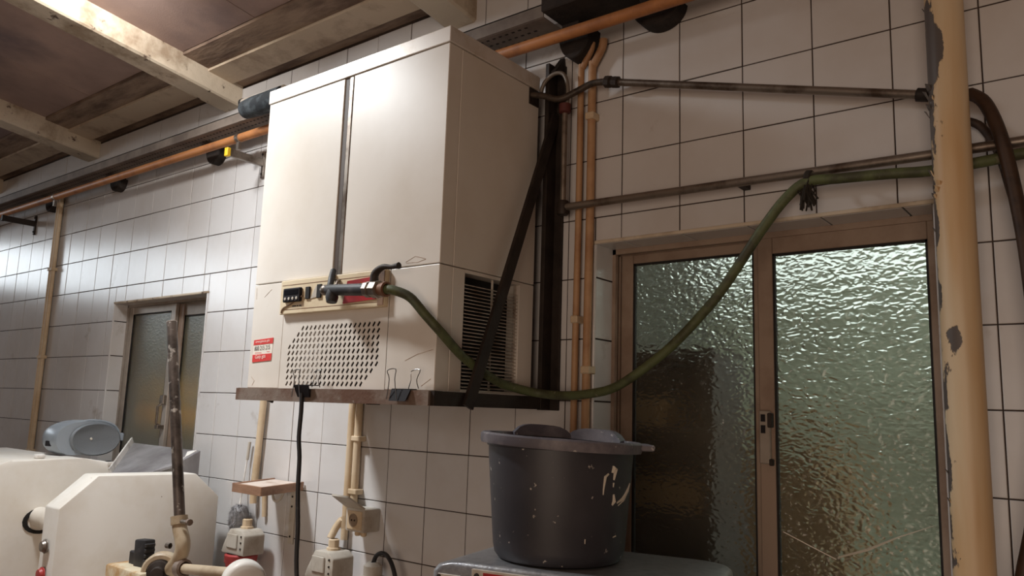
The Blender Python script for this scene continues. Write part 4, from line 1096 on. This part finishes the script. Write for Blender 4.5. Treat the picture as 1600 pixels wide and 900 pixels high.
MB().lathe((2.30, -3.1, -8.5), [(0.08, 0), (0.08, 0.28), (0.12, 0.31), (0.12, 0.40), (0, 0.42)], 10).build('set_screw', IRONB, lv, smooth=35)
MB().box(2.2, 4.3, -3.6, -2.5, FLOOR, -8.3, 0.08, 2).build('pedestal', WHITEM, lv, smooth=30)

# ------------------------------------------------------------------ grey machine and the bucket on it
gm = empty('grey_mixer', (12.2, -2.6, FLOOR), 'hammered grey machine housing under the black bucket', 'machine')
ang = math.radians(12)
ca, sa_ = math.cos(ang), math.sin(ang)
def rot(p, c=(12.0, -2.6)):
    dx, dy = p[0] - c[0], p[1] - c[1]
    return (c[0] + dx * ca - dy * sa_, c[1] + dx * sa_ + dy * ca)
xa, xb, ya, yb = 10.43, 13.6, -3.28, -1.40
ZM = -6.80
def outline(x0, x1, y0, y1):
    out = []
    for cx, cy, t0, r_ in ((x1 - .45, y1 - .45, 0, .45), (x0 + .25, y1 - .25, 90, .25), (x0 + .12, y0 + .12, 180, .12), (x1 - .45, y0 + .45, 270, .45)):
        for k in range(7):
            t = math.radians(t0 + 90 * k / 6)
            out.append(rot((cx + r_ * math.cos(t), cy + r_ * math.sin(t))))
    return out
mb = MB()
prev = None
# flat top with a rounded shoulder falling away at the left end
for il, ins, z in ((0.47, 0.06, 0.0), (0.36, 0.03, -0.008), (0.18, 0.008, -0.03), (0.06, 0.0, -0.07), (0.0, 0.0, -0.14), (0.0, 0.0, FLOOR - ZM)):
    ring = [mb.bm.verts.new((p[0], p[1], ZM + z)) for p in outline(xa + il, xb - ins, ya + ins, yb - ins)]
    if prev:
        for k in range(len(ring)):
            mb.bm.faces.new((prev[k], prev[(k + 1) % len(ring)], ring[(k + 1) % len(ring)], ring[k]))
    else:
        mb.bm.faces.new(ring)
    prev = ring
mb.bm.faces.new(prev[::-1])
mb.build('housing', HAMMER, gm, smooth=50)
fx = Vector((ca, sa_, 0)); fy = Vector((sa_, -ca, 0))
def front(u, z, out_=0.0):
    p = rot((u, ya)); return Vector((p[0], p[1], z)) + fy * out_
bd = MB().obox(front(11.56, -7.02, 0.02), fx, fy, (0, 0, 1), 0.56, 0.02, 0.17, 0.006).build('badge', GREYP, gm)
MB().obox(front(11.62, -7.02, 0.042), fx, fy, (0, 0, 1), 0.47, 0.004, 0.14).build('badge_red', RED, bd)
for k in range(3):
    MB().obox(front(11.62, -6.93 - 0.06 * k, 0.047), fx, fy, (0, 0, 1), 0.36, 0.002, 0.010).build('badge_print', INKW, bd)
for u in (11.07, 12.07):
    MB().lathe(front(u, -6.92, 0.04), [(0.03, 0), (0.03, 0.02), (0, 0.03)], 8, fy).build('badge_screw', IRONB, bd)
lb = MB().obox(front(10.70, -6.99, 0.012), fx, fy, (0, 0, 1), 0.15, 0.012, 0.04, 0.006).build('maker_plate', GREYP, gm)
for u in (10.57, 10.83):
    MB().lathe(front(u, -6.98, 0.02), [(0.025, 0), (0.025, 0.015), (0, 0.02)], 8, fy).build('plate_screw', IRONB, lb)

bk = empty('plastic_bucket', (11.62, -2.45, ZM), 'charcoal plastic bucket with lid and dried dough smears', 'bucket')
bc = Vector((11.62, -2.45, ZM))
MB().lathe(bc, [(0, 0.0), (0.66, 0.0), (0.73, 0.02), (0.77, 0.07), (0.785, 0.14), (0.79, 0.16), (0.875, 1.18), (0.88, 1.30), (0.90, 1.31), (0.90, 1.34), (0.82, 1.34), (0.80, 1.2), (0.70, 0.1), (0, 0.08)], 56).build('tub', BUCKET, bk, smooth=35)
view_r = Vector((0.79, 0.61, 0)); view_f = Vector((-0.61, 0.79, 0))
ld = MB()
axis = (Vector((0, 0, 1)) + view_r * -0.0 + view_r * 0.045).normalized()
ld.lathe(bc + Vector((0, 0, 1.33)), [(0.90, -0.03), (0.975, -0.03), (0.985, 0.0), (0.985, 0.075), (0.96, 0.095), (0.88, 0.095), (0.86, 0.05), (0, 0.05)], 56, axis)
lid = ld.build('lid', LIDP, bk, smooth=35)
# raised grips on the lid rim
def grip(dirv, name, w, hgt, ln):
    d = Vector(dirv).normalized(); t = Vector((-d.y, d.x, 0))
    mbk = MB()
    n = 10
    pr = None
    for k in range(n + 1):
        s_ = -1 + 2 * k / n
        h_ = hgt * max(0.0, 1 - abs(s_) ** 4)
        c = bc + Vector((0, 0, 1.42)) + d * (0.84) + t * (ln * s_) - d * (0.42 * (s_ * ln) ** 2)
        c = c - Vector((0, 0, 1)) * 0.045 * (c - bc).dot(view_r)
        ring = [mbk.bm.verts.new(c + d * a + Vector((0, 0, b))) for a, b in ((-w, -0.03), (-w * .8, h_), (w * .5, h_), (w, -0.03))]
        if pr:
            for q_ in range(4): mbk.bm.faces.new((pr[q_], pr[(q_ + 1) % 4], ring[(q_ + 1) % 4], ring[q_]))
        else: mbk.bm.faces.new(ring)
        pr = ring
    mbk.bm.faces.new(pr[::-1])
    mbk.build(name, LIDP, lid, smooth=35)
grip(view_r * 0.62 - view_f * -0.75, 'lid_grip', 0.10, 0.12, 0.42)
grip(view_r * -0.25 - view_f * -0.9, 'lid_grip', 0.10, 0.12, 0.40)
MB().obox(bc + Vector((0, 0, 1.37)) + view_r * 1.0 - view_f * 0.05 - Vector((0, 0, 0.04)), view_r, view_f, (0.045, 0.03, 1), 0.10, 0.26, 0.035, 0.015).build('handle_tab', LIDP, lid)
# dried dough smears
def smear(pts, r):
    P = []
    for a, h_ in pts:
        rad = 0.79 + (0.085 / 1.02) * (h_ - 0.16) + 0.002
        dirv = view_r * math.sin(math.radians(a)) - view_f * math.cos(math.radians(a))
        P.append(bc + dirv * rad + Vector((0, 0, h_)))
    MB().tube(P, r, 6).build('dough_smear', DOUGH, bk)
smear([(36, 1.05), (33, 1.02), (32, 0.88), (32, 0.82)], [0.012, 0.018, 0.01, 0.006])
smear([(40, 1.06), (41, 1.12), (43, 1.10), (42, 0.98)], [0.02, 0.034, 0.03, 0.012])
smear([(42, 0.95), (42, 0.90)], [0.012, 0.006])
smear([(43, 0.82), (44, 0.74), (42, 0.70)], [0.012, 0.026, 0.012])
smear([(48, 0.72), (56, 0.76), (64, 0.84), (70, 0.92)], [0.01, 0.02, 0.022, 0.008])
smear([(50, 0.69), (58, 0.74), (66, 0.82)], [0.006, 0.012, 0.006])
smear([(18, 0.34), (18, 0.29)], [0.008, 0.005])
smear([(46, 0.34), (50, 0.35)], [0.006, 0.008])
